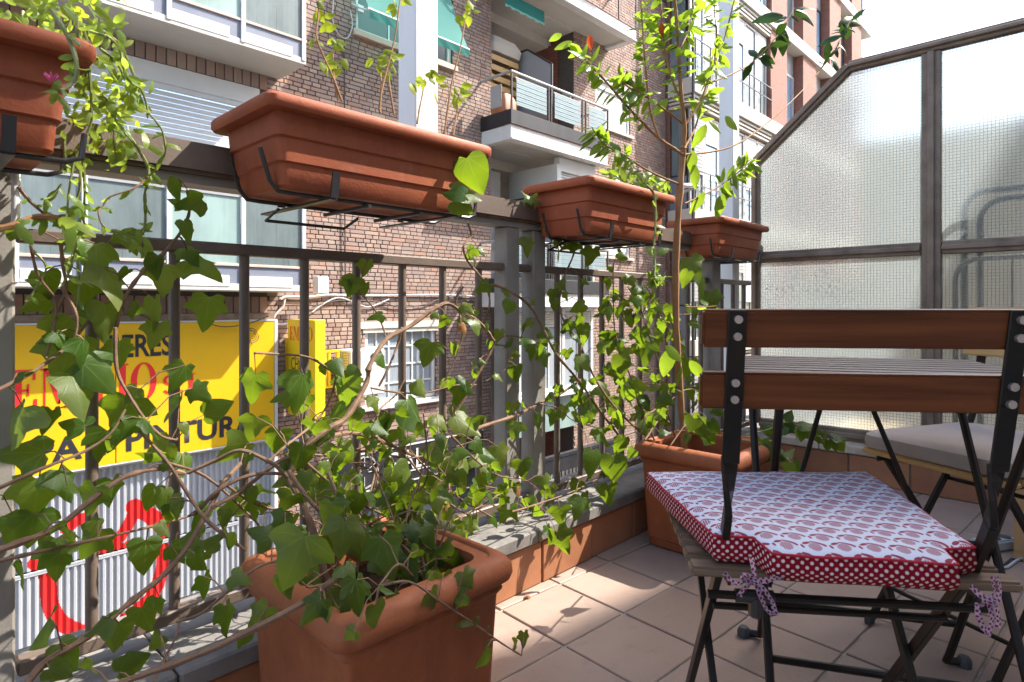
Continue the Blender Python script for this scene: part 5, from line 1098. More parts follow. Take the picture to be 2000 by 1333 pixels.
# ------------------------------------------------------------------ taller block farther along the street
Y2 = 6.9; b2 = thing('apartment_block', (20, Y2, ZS), 'tall red brick apartment block with cream bands at the far end of the street', 'building'); r2 = org(b2); X2 = 13.42
m = MB(); m.box(X2+0.1, 29.0, 7.55, 16, ZS, 21.0); part('wall', m, M['farbrick'], b2)
ZF = [-3.4+3.12*i for i in range(8)]
def piece(nm, mat, *boxes, **kw):
    m = MB(); [m.box(*b) for b in boxes]; return part(nm, m, M[mat], b2, **kw)
for i, z in enumerate(ZF):
    piece('spandrel_band', 'beige', (X2-0.05, 29.05, Y2-0.08, 7.54, z-0.08, z+0.30), bevel=0.01)
    for k in range(3): piece('louvre', 'beige', (X2-0.02, 18.2, Y2-0.03+0.02*k, 7.53, z-0.17-0.095*k, z-0.115-0.095*k))
    piece('underside', 'farbrick', (X2+0.02, 18.1, Y2+0.12, 7.52, z-0.42, z-0.085))
    zl, zh = z+0.30, z+3.12-0.42
    # glazed gallery with shutters in front, nearest bay
    xs = [X2, 14.2, 15.0, 15.8, 16.6, 17.4, 18.15]
    for j, (a, b) in enumerate(zip(xs, xs[1:])):
        w_ = window('window', a+0.02, b-0.02, zl, zh, Y2+0.1, 0.05, b2, 'pane' if (i+j) % 3 else 'bluepane', 0, 0)
        if (i*3+j*5) % 4 != 1: q = MB(); n_ = 7 if j % 2 else 16; [q.box(a+0.075, b-0.075, Y2+0.09, Y2+0.105, zh-0.06-0.09*(k+1), zh-0.07-0.09*k) for k in range(n_)]; part('shutter_slats', q, M['slat'] if j % 3 else M['grey'], w_)
    bl = link('balcony_railing', None, b2, (0,0,0)); bl.location = Vector((15.8, Y2-0.05, z+0.3)) - r2
    for zz in (0.55, 0.9): q = MB(); q.box(X2, 18.15, Y2-0.06, Y2-0.035, z+0.3+zz, z+0.325+zz); part('rail', q, M['black'], bl)
    for k in range(7): q = MB(); x = X2+0.02+k*0.78; q.box(x, x+0.025, Y2-0.062, Y2-0.033, z+0.3, z+1.2); part('upright', q, M['black'], bl)
    # side of the bay facing the viewer
    piece('side_panel', 'bluegrey', (X2+0.0, X2+0.05, Y2+0.16, 7.5, zl, zl+0.8)); piece('side_pane', 'pane', (X2+0.0, X2+0.04, Y2+0.2, 7.46, zl+0.84, zh)); piece('side_frame', 'black', (X2-0.01, X2+0.055, Y2+0.1, Y2+0.155, zl, zh), (X2-0.012, X2+0.045, Y2+0.156, 7.5, zl+0.801, zl+0.838))
    # piers and tall windows farther on
    for k in range(4):
        xa = 18.2 + k*2.75; piece('pier', 'farbrick', (xa, xa+1.3, Y2+0.0, 7.54, zl, z+3.03)); 
        w_ = window('window', xa+1.33, xa+2.70, zl, zh-0.35, Y2+0.28, 0.07, b2, 'bluepane' if (i+k) % 2 else 'pane', 1, 0, 'white' if k == 0 else 'black'); q = MB(); q.box(xa+1.33, xa+2.70, Y2+0.3, 7.5, zh-0.34, z+3.03); part('dark_panel', q, M['grey'], w_)
m = MB(); m.tube([(X2-0.03, Y2-0.02, ZS), (X2-0.03, Y2-0.02, 20)], 0.035, 6); part('downpipe', m, M['black'], b2)
sl_ = thing('street_lamp', (13.2, 6.3, 3.2), 'pale street lamp head on a wall arm behind the slender tree', 'street lamp')
c_ = onY(1345, 364, 6.3); m = MB(); L = []
for t, rr in ((-0.42, 0.02), (-0.36, 0.09), (-0.1, 0.13), (0.2, 0.12), (0.36, 0.07), (0.44, 0.03)): L.append([Vector((c_.x + t, c_.y + rr*math.cos(a), c_.z + 0.10*t + rr*0.45*max(-0.35, math.sin(a)))) for a in [2*math.pi*k/12 for k in range(12)]])
m.loft(L); part('head', m, M['white'], sl_, True); m = MB(); m.tube(smooth([c_+Vector((0.4,0,0.04)), c_+Vector((0.7,0.3,0.08)), Vector((c_.x+0.7, 7.6, c_.z-0.2))], 4), 0.035, 8); part('arm', m, M['grey'], sl_, True)
# ------------------------------------------------------------------ ivy in the foreground pot
iv = thing('ivy_plant', POT1.location + Vector((0, 0, 0.27)), 'large ivy sprawling from the foreground clay pot over the railing', 'ivy')
IVP = Plant(iv, 'ivy_leaf', 290)
POTC = Vector((0.66, 0.985, 0.29))
def stem(px, Y0, Y1, r0, r1, mat=None, root_=None, first=None, name='stem', jit=0.012, n=7):
    pts = pathY(px, Y0, Y1, jit)
    if first is not None: pts = smooth([first, first.lerp(pts[0], 0.5) + Vector((0,0,0.03)), pts[0]], 4)[:-1] + pts
    k = len(pts); rr = [(r0 + (r1-r0)*i/(k-1))*(1 + 0.10*math.sin(i*1.9) + random.uniform(-.07,.07) + (0.28 if i % 6 == 3 else 0)) for i in range(k)]
    m = MB(); m.tube(pts, rr, n); part(name, m, mat or M['bark'], root_ or iv, True); return pts
STEMS = []
def ST(px, Y0, Y1, r0, r1, first=None, **kw): STEMS.append(stem(px, Y0, Y1, r0, r1, first=first, **kw))
ST([(563,933),(590,880),(640,838),(677,815),(716,747),(722,714),(755,663),(800,638),(866,594),(899,607),(935,629),(959,659),(962,677),(926,745),(887,810),(863,849)], 1.10, 1.27, 0.0062, 0.0040, first=POTC+Vector((-.08,.02,0)))
ST([(560,893),(614,873),(641,855),(686,846),(728,855),(770,873),(850,905),(905,890)], 1.12, 1.25, 0.0058, 0.003)
ST([(886,858),(944,833),(1010,811),(1055,787),(1100,766),(1135,742)], 1.24, 1.27, 0.0055, 0.004)
ST([(660,1128),(585,1182),(450,1251),(360,1290),(240,1333),(150,1370)], 0.87, 0.98, 0.0058, 0.004, first=POTC+Vector((-.10,-.10,-.01)))
ST([(470,905),(435,945),(405,1002),(360,1077),(315,1128),(270,1164),(216,1209),(156,1254),(90,1293),(40,1350)], 1.16, 1.02, 0.0040, 0.0048)
ST([(-20,1082),(45,1058),(90,1041),(126,1020),(198,962),(249,930),(315,916),(360,925)], 1.10, 1.20, 0.0052, 0.0035)
ST([(-10,1098),(60,1082),(132,1066),(250,1040),(330,1020),(384,1004)], 1.13, 1.2, 0.003, 0.002)
ST([(-20,962),(84,915),(165,882),(215,848),(245,800)], 1.17, 1.2, 0.0028, 0.0018)
ST([(-20,770),(45,738),(99,703),(140,668),(185,612)], 1.17, 1.24, 0.0035, 0.002)
ST([(225,640),(228,722),(255,777),(285,822),(315,852),(345,860)], 1.2, 1.2, 0.003, 0.002)
ST([(267,834),(324,900),(345,930),(390,1000),(430,1040),(480,1075)], 1.2, 1.05, 0.003, 0.003)
ST([(366,372),(370,402),(366,428),(348,461),(309,506),(270,542),(240,590),(225,645)], 1.23, 1.22, 0.003, 0.003)
ST([(118,470),(123,518),(129,566),(114,605),(102,650),(90,700)], 1.24, 1.22, 0.003, 0.002)
ST([(914,434),(920,461),(905,482),(914,512),(935,536),(953,566),(956,599),(947,625),(940,655)], 1.24, 1.27, 0.0028, 0.0032)
ST([(953,556),(975,560),(1010,578),(1040,606),(1072,666),(1090,697),(1135,750),(1168,798),(1213,857)], 1.27, 1.2, 0.0038, 0.004)
ST([(740,1146),(800,1137),(860,1176),(920,1215),(980,1257),(1019,1281)], 0.80, 0.79, 0.0022, 0.0014, first=POTC+Vector((0,-.12,.06)))
ST([(563,920),(599,972),(632,1008),(655,1050)], 1.06, 1.0, 0.004, 0.004)
ST([(641,925),(655,960),(668,1000),(690,1050)], 1.08, 1.0, 0.003, 0.0035)
ST([(560,870),(610,915),(662,957),(716,990),(785,1020),(848,1041),(900,1050)], 1.1, 1.1, 0.003, 0.0025)
ST([(497,690),(540,692),(605,699),(656,729),(716,747)], 1.2, 1.25, 0.0022, 0.003)
ST([(740,850),(764,867),(800,900),(830,936),(875,981),(920,1010)], 1.22, 1.18, 0.0026, 0.0022)
ST([(800,880),(850,932),(900,975),(960,1010)], 1.22, 1.18, 0.0024, 0.002)
ST([(962,674),(985,676),(992,690),(986,722),(950,744)], 1.27, 1.26, 0.002, 0.0015)
ST([(962,672),(986,657),(1022,660),(1050,668),(1076,664)], 1.27, 1.22, 0.0022, 0.0015)
ST([(724,758),(770,766),(830,768),(890,753),(930,752)], 1.22, 1.25, 0.0022, 0.002)
ST([(1054,789),(1090,798),(1120,822),(1168,837)], 1.25, 1.22, 0.002, 0.0014)
ST([(755,663),(748,640),(735,610),(715,585),(700,572)], 1.25, 1.27, 0.002, 0.0015)
ST([(790,740),(775,770),(742,800),(735,830)], 1.24, 1.2, 0.0024, 0.002)
ST([(785,640),(776,675),(758,720),(740,755)], 1.26, 1.24, 0.003, 0.0028)
ST([(365,925),(420,900),(470,880),(530,905),(563,933)], 1.17, 1.1, 0.003, 0.0035)
ST([(380,1005),(425,960),(470,935),(520,925),(600,930)], 1.14, 1.1, 0.0035, 0.003)
ST([(400,1000),(470,960),(540,905),(575,893)], 1.12, 1.12, 0.0042, 0.0035)
ST([(300,1333),(320,1290),(345,1240),(352,1200)], 1.0, 1.08, 0.002, 0.0015)
ST([(345,1215),(390,1200),(440,1160),(500,1110),(560,1090)], 1.0, 0.95, 0.002, 0.002)
ST([(850,1040),(900,1010),(945,985),(985,960)], 1.15, 1.2, 0.002, 0.0014)
for q_ in ([(520,905),(560,870),(610,830),(640,790),(655,740),(652,700)],[(600,930),(650,900),(720,880),(790,895),(850,885),(930,860)],[(575,890),(630,890),(690,905),(750,930),(800,965),(850,985)],[(640,1000),(700,975),(770,965),(850,972),(930,950),(1000,960)],
           [(430,940),(500,985),(560,1000),(620,1020),(680,1060)],[(330,905),(400,930),(470,990),(520,1040),(570,1080)],[(880,850),(930,900),(975,930),(1030,940),(1080,985)],[(905,560),(890,590),(905,640),(890,700),(868,745)],[(1000,1000),(1050,985),(1120,960),(1180,930),(1240,905)],[(120,560),(150,620),(145,690),(175,760),(165,830)],[(60,480),(75,540),(110,590),(100,650)]):
    ST(q_, random.uniform(1.12, 1.22), random.uniform(1.2, 1.27), random.uniform(.0018,.003), 0.0014)
for k in range(16):                                            # short shoots rising from the soil
    a = random.uniform(0, 6.28); p0 = POTC + Vector((0.1*math.cos(a), 0.1*math.sin(a), 0))
    p1 = p0 + Vector((random.uniform(-.16,.2), random.uniform(-.05,.2), random.uniform(.08,.22))); p2 = p1 + Vector((random.uniform(-.1,.14), random.uniform(-.06,.1), random.uniform(-.02,.16)))
    pts = smooth([p0, p0.lerp(p1,.5)+Vector((0,0,.03)), p1, p2], 4); m = MB(); m.tube(pts, [0.0026 - 0.0012*i/(len(pts)-1) for i in range(len(pts))], 6); part('stem', m, M['bark'], iv, True); STEMS.append(pts)
def nearest(p, stems=None):
    best = None
    for s_ in (stems or STEMS):
        for q in s_[::2]:
            d = (q-p).length_squared
            if best is None or d < best[0]: best = (d, q)
    return best[1]
def traced(P, x, y, size, Y, ang, meshes, spread=0.5, smat=True, nrm=None, grow=0.9):
    c = onY(x, y, Y); d = c.x*FX + c.y*FY; L = size*d/FPX*grow
    tip = (screendir(ang) + (VIEW-c).normalized()*random.uniform(-.25, .45)).normalized(); base = c - tip*L*0.42
    P.leaf(meshes, base, tip, nrm or facing(c, spread), L)
    q = nearest(base)
    if (q-base).length < 0.12: P.stalk(q, base)
TR = '''190 505 88 -80 1.22|222 555 100 -70 1.2|205 628 88 -95 1.21|322 545 70 -75 1.22|308 612 74 -85 1.22|303 655 64 -95 1.23
135 655 92 -110 1.18|128 705 104 -95 1.17|155 765 108 -60 1.16|190 735 92 -50 1.18|165 690 70 -80 1.2|235 690 60 -90 1.24|240 820 104 -95 1.14|143 826 62 170 1.16|30 832 100 -110 1.12|38 882 104 170 1.13
95 825 62 -100 1.22|205 870 78 -100 1.15|352 738 66 -120 1.2|345 800 70 -95 1.19|392 770 52 -30 1.2|420 800 66 15 1.21|492 758 74 -110 1.2|588 768 92 -100 1.17|552 772 60 -170 1.22|495 838 62 -100 1.18|456 885 76 -150 1.16
545 865 60 -100 1.18|305 882 70 -150 1.15|360 905 52 -70 1.18|70 978 100 -95 1.12|128 945 78 -70 1.14|220 962 62 -85 1.13|298 972 54 -100 1.15|25 1040 66 -100 1.1|62 1035 80 -90 1.09|110 1088 88 -90 1.06|175 1060 84 -125 1.06|284 1085 72 -100 1.08
358 1062 84 -150 1.05|460 985 66 92 1.04|572 1095 124 -105 0.88|510 1042 60 160 0.98|408 1060 56 -170 1.04|390 1092 40 -110 1.05|402 1146 54 -90 1.0|286 1208 64 -75 1.02|190 1220 80 -150 1.0|75 1235 88 -140 1.0|446 1212 70 -95 0.93
470 1130 48 -20 0.92|232 1242 44 -60 1.03|670 1050 84 -95 0.92|643 1008 58 -100 0.97|760 1087 98 -60 0.88|806 1112 58 -60 0.86|702 1165 80 -90 0.79|684 1120 50 -60 0.84|608 1195 68 -120 0.80|640 1202 30 -90 0.79|737 1203 62 -70 0.785|682 1242 36 -150 0.78
848 1172 48 -70 0.79|892 1170 48 -160 0.79|914 1132 44 -65 0.79|932 1216 24 -100 0.79|1024 1250 34 -80 0.79|1008 1262 28 -100 0.79|956 1230 14 -80 0.79|845 1125 22 -100 0.8|668 766 76 -95 1.2|690 820 52 -110 1.19|660 812 56 -130 1.18
795 640 1 -90 1.2|815 812 92 -60 1.18|786 932 66 -60 1.14|836 690 58 -110 1.24|884 685 34 -80 1.25|912 828 70 -40 1.21|898 770 50 -100 1.24|860 905 54 -90 1.2|840 960 62 -120 1.17|900 925 56 -60 1.2|942 905 50 -40 1.22|870 985 48 -80 1.16
685 605 1 -90 1.25|690 560 48 -110 1.26|680 560 34 -80 1.26|715 525 40 -95 1.27|1032 483 44 -100 1.24|1155 502 44 -110 1.24|1138 648 42 -90 1.22|1188 664 38 -90 1.22|1262 690 56 -105 1.18|1214 718 58 -95 1.18|1230 764 54 -90 1.17|1192 793 42 -110 1.18
1140 812 44 -150 1.2|1180 852 56 -50 1.17|1158 905 60 -100 1.14|1198 914 58 -90 1.13|1212 875 48 -95 1.14|1300 806 40 -100 1.1|1265 790 38 -60 1.12|1098 1060 62 -70 1.13|1130 992 52 -95 1.15|1095 1008 46 -80 1.15|1192 968 52 -95 1.14|1075 1040 34 -60 1.16
1010 1000 40 -80 1.2|1045 985 40 -100 1.2|1065 945 38 -90 1.22|1022 918 46 -75 1.22|978 890 48 -60 1.22|960 935 48 -100 1.2|930 975 46 -90 1.18|690 878 46 -85 1.16|660 905 58 -100 1.14|650 930 48 -75 1.14|640 965 52 -110 1.08|750 990 56 -80 1.06|810 1010 54 -60 1.07
865 1035 50 -100 1.08|905 1055 44 -60 1.1|700 985 52 -90 1.06|600 955 52 -90 1.08|560 985 56 -120 1.02|545 1020 50 -130 0.98|640 700 1 -90 1.2|870 870 54 -80 1.2|760 830 48 -100 1.2|735 790 44 -60 1.2|1005 840 40 -110 1.24|1040 690 34 -90 1.25|1062 700 38 -60 1.22
1030 665 34 -10 1.22|1010 730 40 -90 1.24|1055 825 38 -80 1.22|350 370 54 -80 1.2|345 395 34 160 1.21|45 455 44 -40 1.15|25 455 34 -120 1.15|400 520 84 -20 1.26|375 500 50 -60 1.26|405 610 76 -105 1.27|165 575 70 -100 1.24|255 470 58 -60 1.24'''
for row in TR.replace('\n', '|').split('|'):
    x, y, s_, a, Y = map(float, row.split())
    if x < 480 and 1.0 < Y < 1.2: Y = random.uniform(1.19, 1.25)
    if s_ > 2: traced(IVP, x, y, s_, Y, a + random.uniform(-12, 12), IVM if random.random() < 0.45 else IVM[2:4]+IVM[6:8], 0.6)
def clear(p):
    """gaps through which the shop sign and the barred window show between the shoots"""
    d = p.x*FX + p.y*FY; x = 1000 + FPX*(p.x*RX + p.y*RY)/d; y = HOR - FPX*(p.z-CAM_H)/d
    return ((685 < x < 845 and 872 < y < 962) or (700 < x < 850 and 640 < y < 770) or (545 < x < 640 and 620 < y < 720)) and random.random() < 0.85
def scatter(P, stems, per, size, meshes, spread=0.9, lo=0.1, drop=-80, var=45, off=0.035, only=None):
    for pts in stems:
        L = sum((b-a).length for a, b in zip(pts, pts[1:])); n = max(1, int(L*per))
        for i in range(n):
            t = lo + (1-lo)*(i + random.random())/n; q = t*(len(pts)-1); k = min(int(q), len(pts)-2); p = pts[k].lerp(pts[k+1], q-k)
            if only and not only(p): continue
            if clear(p): continue
            ang = drop + random.gauss(0, var); o = Vector((random.gauss(0,1), random.gauss(0,1), random.gauss(0,1)+0.4)).normalized()*random.uniform(0.4,1.4)*off
            b = p + o; tip = (screendir(ang) + Vector((random.gauss(0,.35), random.gauss(0,.35), 0))).normalized()
            P.leaf(meshes, b, tip, facing(b, spread), size*random.uniform(0.55, 1.25)); P.stalk(p, b)
scatter(IVP, STEMS[:3]+STEMS[13:-16], 14, 0.040, IVM, only=lambda p: p.x > 0.45)
scatter(IVP, STEMS[-16:], 24, 0.042, IVM, off=0.05)
scatter(IVP, STEMS[3:13], 17, 0.042, IVM, off=0.03)
for _ in range(60):                                             # the tangle behind the pot, in front of the bottom rail
    p = onY(random.uniform(560, 1010), random.uniform(800, 1060), random.uniform(1.05, 1.27)); a = random.gauss(-85, 50)
    if clear(p): continue
    tip = (screendir(a) + Vector((random.gauss(0,.3), random.gauss(0,.3), 0))).normalized(); IVP.leaf(IVM, p, tip, facing(p, 1.0), random.uniform(0.028, 0.05)); IVP.stalk(nearest(p), p)
for x, y in ((882, 995), (1018, 960), (905, 640)): traced(IVP, x, y, 26, 1.15, -60, DRM)
IVP.finish(M['bark'])
# ------------------------------------------------------------------ ivy climbing by the tree
iv2 = thing('ivy_plant', POT2.location + Vector((-0.1, 0.1, 0.28)), 'climbing ivy on the balusters between the wide posts and the tree', 'ivy'); n0 = len(STEMS)
def ST2(px, Y0, Y1, r0, r1): STEMS.append(stem(px, Y0, Y1, r0, r1, root_=iv2))
ST2([(1310,872),(1262,852),(1205,800),(1165,745),(1140,690),(1132,668),(1102,629),(1093,592),(1102,542),(1123,490),(1118,462)], 1.13, 1.27, 0.0042, 0.0022)
ST2([(1290,880),(1255,815),(1235,745),(1212,690),(1200,640),(1198,572),(1198,515)], 1.13, 1.26, 0.0034, 0.002)
ST2([(1198,572),(1220,585),(1246,590),(1290,607),(1315,614),(1400,614)], 1.22, 1.2, 0.0024, 0.002)
ST2([(1240,620),(1243,585),(1236,560),(1218,555)], 1.2, 1.22, 0.002, 0.0015)
ST2([(1320,860),(1300,790),(1290,720),(1265,650),(1250,600),(1225,560)], 1.12, 1.25, 0.0032, 0.002)
ST2([(1310,870),(1345,820),(1372,780),(1380,755)], 1.0, 1.05, 0.002, 0.0014)
ST2([(1260,860),(1300,800),(1330,765),(1385,758)], 1.05, 1.1, 0.003, 0.002)
ST2([(1335,700),(1310,650),(1290,610),(1262,560)], 1.1, 1.2, 0.002, 0.0015)
ST2([(1250,850),(1262,815),(1280,800)], 1.05, 1.05, 0.003, 0.0025)
IV2 = Plant(iv2, 'ivy_leaf', 240)
scatter(IV2, STEMS[n0:], 27, 0.047, IVM, off=0.05, spread=0.9)
for _ in range(40):
    x, y = random.gauss(1215, 42), random.uniform(590, 860); p = onY(x, y, random.uniform(1.2, 1.3)); tip = (screendir(random.gauss(-85,40)) + Vector((random.gauss(0,.3), random.gauss(0,.3), 0))).normalized()
    IV2.leaf(IVM, p, tip, facing(p, 0.9), random.uniform(0.035, 0.062)); IV2.stalk(nearest(p, STEMS[n0:]), p)
for x, y, s_, a in ((1358,520,54,-60),(1375,560,58,-70),(1340,545,40,-110),(1330,690,40,-60),(1345,720,44,-100),(1392,590,48,-80),(1290,660,44,-85),(1250,660,46,-90)): traced(IV2, x, y, s_, 1.2, a, IVM)
IV2.finish(M['bark'])
# ------------------------------------------------------------------ slender tree in the second pot
tr = thing('potted_tree', (2.0, 1.07, 0.27), 'slender young tree with glossy bright green leaves in the far clay pot', 'tree')
TP = Plant(tr, 'tree_leaf', 295, 0.85, 1.15); TY = 1.07
def TB(px, Y0, Y1, r0, r1, name='branch'):
    pts = stem(px, Y0, Y1, r0, r1, M['treebark'], tr, name=name, jit=0.004, n=8); return pts
TB([(1336,895),(1335,862),(1328,760),(1321,640),(1320,520),(1326,400),(1333,310),(1335,285)], 1.07, 1.07, 0.0118, 0.0108, 'trunk')
BR = [TB([(1335,305),(1336,240),(1330,180),(1325,90),(1318,0),(1313,-60)], TY, 1.05, 0.0085, 0.004),
 TB([(1333,302),(1312,288),(1288,271),(1255,240),(1222,205),(1180,156),(1150,125),(1132,99)], TY, 1.2, 0.006, 0.0025),
 TB([(1334,242),(1300,216),(1255,184),(1228,171),(1205,150)], TY, 1.15, 0.004, 0.002),
 TB([(1332,195),(1318,170),(1303,120),(1294,60),(1290,-10)], 1.06, 1.1, 0.0045, 0.003),
 TB([(1288,271),(1270,216),(1261,135),(1255,60),(1252,-10)], 1.08, 1.12, 0.0035, 0.0025),
 TB([(1338,245),(1369,195),(1390,135),(1414,78),(1437,-10)], TY, 1.0, 0.004, 0.0025),
 TB([(1338,302),(1390,297),(1435,284),(1480,255),(1540,204),(1597,144),(1640,80),(1662,40)], TY, 0.93, 0.0038, 0.0018),
 TB([(1337,290),(1358,249),(1370,205),(1385,160),(1392,110)], 1.06, 1.1, 0.0035, 0.002),
 TB([(1330,362),(1270,336),(1222,306),(1180,282),(1156,250)], TY, 1.2, 0.0035, 0.002),
 TB([(1381,165),(1450,135),(1490,103),(1525,60),(1552,15)], 1.05, 0.98, 0.003, 0.0016),
 TB([(1338,398),(1375,381),(1420,354),(1450,330),(1470,312)], TY, 1.0, 0.0034, 0.002),
 TB([(1326,100),(1345,60),(1352,20),(1356,-20)], 1.06, 1.1, 0.003, 0.002),
 TB([(1300,110),(1280,70),(1268,20)], 1.1, 1.14, 0.0025, 0.0015), TB([(1395,125),(1400,70),(1395,20),(1398,-20)], 1.0, 0.98, 0.0025, 0.0015),
 TB([(1340,600),(1370,600),(1400,598)], 1.07, 1.02, 0.002, 0.0012)]
def tleaves(pts, n, size, lo=0.35, up=0.25, ms=None):
    for i in range(n):
        t = lo + (1-lo)*(i+random.random())/n; q = t*(len(pts)-1); k = min(int(q), len(pts)-2); p = pts[k].lerp(pts[k+1], q-k); ax = (pts[k+1]-pts[k]).normalized()
        sd = ax.cross(Vector((random.gauss(0,1), random.gauss(0,1), random.gauss(0,1)))).normalized(); tip = (sd + ax*0.5 + Vector((0,0,random.uniform(-.6,up)))).normalized()
        TP.leaf(ms or TRM, p + sd*0.006, tip, (Vector((0,0,1)) + Vector((random.gauss(0,.5), random.gauss(0,.5), 0)) + (VIEW-p).normalized()*0.35), size*random.uniform(0.65, 1.25))
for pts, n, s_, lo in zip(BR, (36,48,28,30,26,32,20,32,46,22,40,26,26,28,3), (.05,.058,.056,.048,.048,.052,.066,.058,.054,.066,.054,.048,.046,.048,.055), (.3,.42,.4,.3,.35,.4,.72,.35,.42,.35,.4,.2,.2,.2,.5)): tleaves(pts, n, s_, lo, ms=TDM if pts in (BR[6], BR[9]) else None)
for x, y, s_, a, Y in ((1290,205,44,-140,1.1),(1372,265,54,-110,1.08),(1352,316,52,-95,1.06),(1360,345,56,-80,1.05),(1400,240,46,-20,1.03),(1430,240,44,-45,1.02),(1532,78,62,-75,.98),(1505,28,60,175,.98),(1580,25,62,-10,.98),(1655,40,52,40,.94),(1670,42,50,5,.94),(1625,70,46,185,.95),(1618,98,40,-95,.95),(1640,128,44,-30,.95),(1420,372,46,-90,1.02),(1405,400,54,-110,1.03),(1440,350,46,-60,1.0),(1365,395,54,-120,1.05),(1318,690,56,-40,1.02),(1305,710,70,-100,1.05),(1362,725,60,-55,1.0),(1335,735,44,-80,1.03),(1100,88,44,-160,1.2),(1085,72,32,200,1.2)):
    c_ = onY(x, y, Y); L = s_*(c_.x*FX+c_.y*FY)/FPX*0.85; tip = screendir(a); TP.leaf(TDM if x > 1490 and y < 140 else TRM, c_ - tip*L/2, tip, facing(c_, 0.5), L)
for x, y, Y in ((1292,45,1.08),(1152,68,1.2)):
    c_ = onY(x, y, Y); TP.leaf(RDM, c_, screendir(-80), facing(c_, 0.3), 0.045)
TP.finish(M['treebark'])
# a leafy runner from the same pot, along the foot of the screen
ru = thing('leafy_runner', (2.08, 0.86, 0.29), 'dark green leafy shoot leaning out of the far clay pot towards the frosted screen', 'plant'); RP = Plant(ru, 'leaf', 60)
for px_, a_ in (([(1455,850),(1500,840),(1535,825),(1575,838),(1610,850),(1640,872)], 20), ([(1450,860),(1500,870),(1530,890),(1545,905)], 12), ([(1370,855),(1375,830),(1362,812)], 8)):
    pts = stem(px_, 0.86, 0.72, 0.0026, 0.0015, M['greenstem'], ru)
    for i in range(a_):
        p = pts[int((0.25+0.75*i/a_)*(len(pts)-1))] + Vector((random.gauss(0,.008), random.gauss(0,.008), random.gauss(0,.008))); RP.leaf(YLM if False else IVM[4:6], p, (screendir(random.gauss(-70,55))+Vector((random.gauss(0,.3),random.gauss(0,.3),0))).normalized(), facing(p, .7), random.uniform(.04,.062))
RP.finish(M['greenstem'])
# ------------------------------------------------------------------ plants of the planter boxes
def rosette(P, meshes, c, n, size, up=Vector((0,0,1)), spread=1.0):
    for i in range(n):
        a = 6.283*i/n + random.uniform(-.4,.4); s_ = Vector((math.cos(a), math.sin(a), 0)); tip = (s_*spread + up*random.uniform(0.1, 0.9)).normalized(); P.leaf(meshes, c + tip*0.003, tip, up + s_*-0.3, size*random.uniform(.7,1.2))
tp = thing('trailing_plant', (0.0, 1.18, 1.16), 'trailing plant with bright yellow green leaves and a pink flower in the nearest planter box', 'plant'); TR0 = Plant(tp, 'leaf', 295); TS = []
def TST(px, Y0, Y1, r0=0.0022, r1=0.0015, mat='greenstem', root_=None):
    s_ = stem(px, Y0, Y1, r0, r1, M[mat], root_ or tp, jit=0.006, n=6); TS.append(s_); return s_
hang = [TST([(100,20),(122,52),(140,90),(149,120),(149,150),(138,165),(118,178)], 1.02, 0.99, 0.0032, 0.0025), TST([(150,30),(152,70),(165,100),(180,108),(205,125),(220,150)], 1.05, 1.1),
 TST([(160,50),(172,90),(174,130),(178,190),(178,240),(165,270),(150,300),(140,340),(132,400),(135,440)], 1.08, 1.15), TST([(170,60),(215,75),(235,100),(240,130),(255,160),(275,175),(285,200),(290,220),(305,238),(318,260),(322,300),(305,330),(290,345)], 1.1, 1.2),
 TST([(195,95),(225,120),(242,150),(250,170),(262,200),(275,212)], 1.12, 1.2), TST([(200,60),(235,90),(262,150),(275,190),(282,215)], 1.15, 1.22),
 TST([(165,130),(172,165),(185,185),(205,190),(225,230),(222,270),(228,320)], 1.1, 1.2), TST([(230,240),(255,270),(275,300),(290,330),(288,360),(283,380),(284,430),(280,455)], 1.2, 1.24, 0.0028, 0.002),
 TST([(290,345),(262,368),(215,385),(200,405),(192,415),(200,440),(218,452),(230,460)], 1.2, 1.2, 0.0016, 0.0012, 'bark'), TST([(125,260),(127,310),(128,335)], 1.12, 1.14), TST([(155,320),(157,360),(150,400),(165,440),(150,475),(140,520),(120,560)], 1.16, 1.2),
 TST([(160,300),(165,355),(163,410),(150,450),(165,500),(160,560)], 1.18, 1.22), TST([(120,360),(100,385),(80,390)], 1.16, 1.16, .0018), TST([(35,365),(60,395),(98,428)], 1.2, 1.18, 0.0026, 0.0022, 'bark'), TST([(-10,448),(30,440),(65,425),(110,425),(140,430)], 1.14, 1.16, 0.005, 0.0035, 'treebark'),
 TST([(140,440),(150,500),(155,560),(150,610)], 1.2, 1.22), TST([(60,485),(90,520),(75,555),(60,580)], 1.2, 1.22, .0016)]
for pts in hang:
    n = int(sum((b-a).length for a, b in zip(pts, pts[1:]))*85)
    for i in range(n):
        q = random.random()*(len(pts)-1); k = min(int(q), len(pts)-2); p = pts[k].lerp(pts[k+1], q-k); tip = (screendir(random.gauss(-60,70))+Vector((random.gauss(0,.5),random.gauss(0,.5),0))).normalized(); TR0.leaf(SUM, p, tip, facing(p, 1.0), random.uniform(.014,.027))
for _ in range(330):                                            # the mound of leaves over the rim and the curtain behind its end
    if random.random() < 0.5: p = onY(random.uniform(-20, 235), random.uniform(-30, 60) if random.random() < .6 else random.uniform(-30, 80), random.uniform(1.08, 1.32)); p.z = max(p.z, 1.2)
    else: p = onY(random.gauss(205, 38), random.gauss(200, 62), random.uniform(1.12, 1.3))
    if p.x < 0.215 and p.z < 1.215: continue
    tip = (screendir(random.uniform(0,360))+Vector((random.gauss(0,.5),random.gauss(0,.5),-.2))).normalized(); TR0.leaf(SUM+YLM[:1], p, tip, facing(p, 1.0), random.uniform(.013,.027)); 
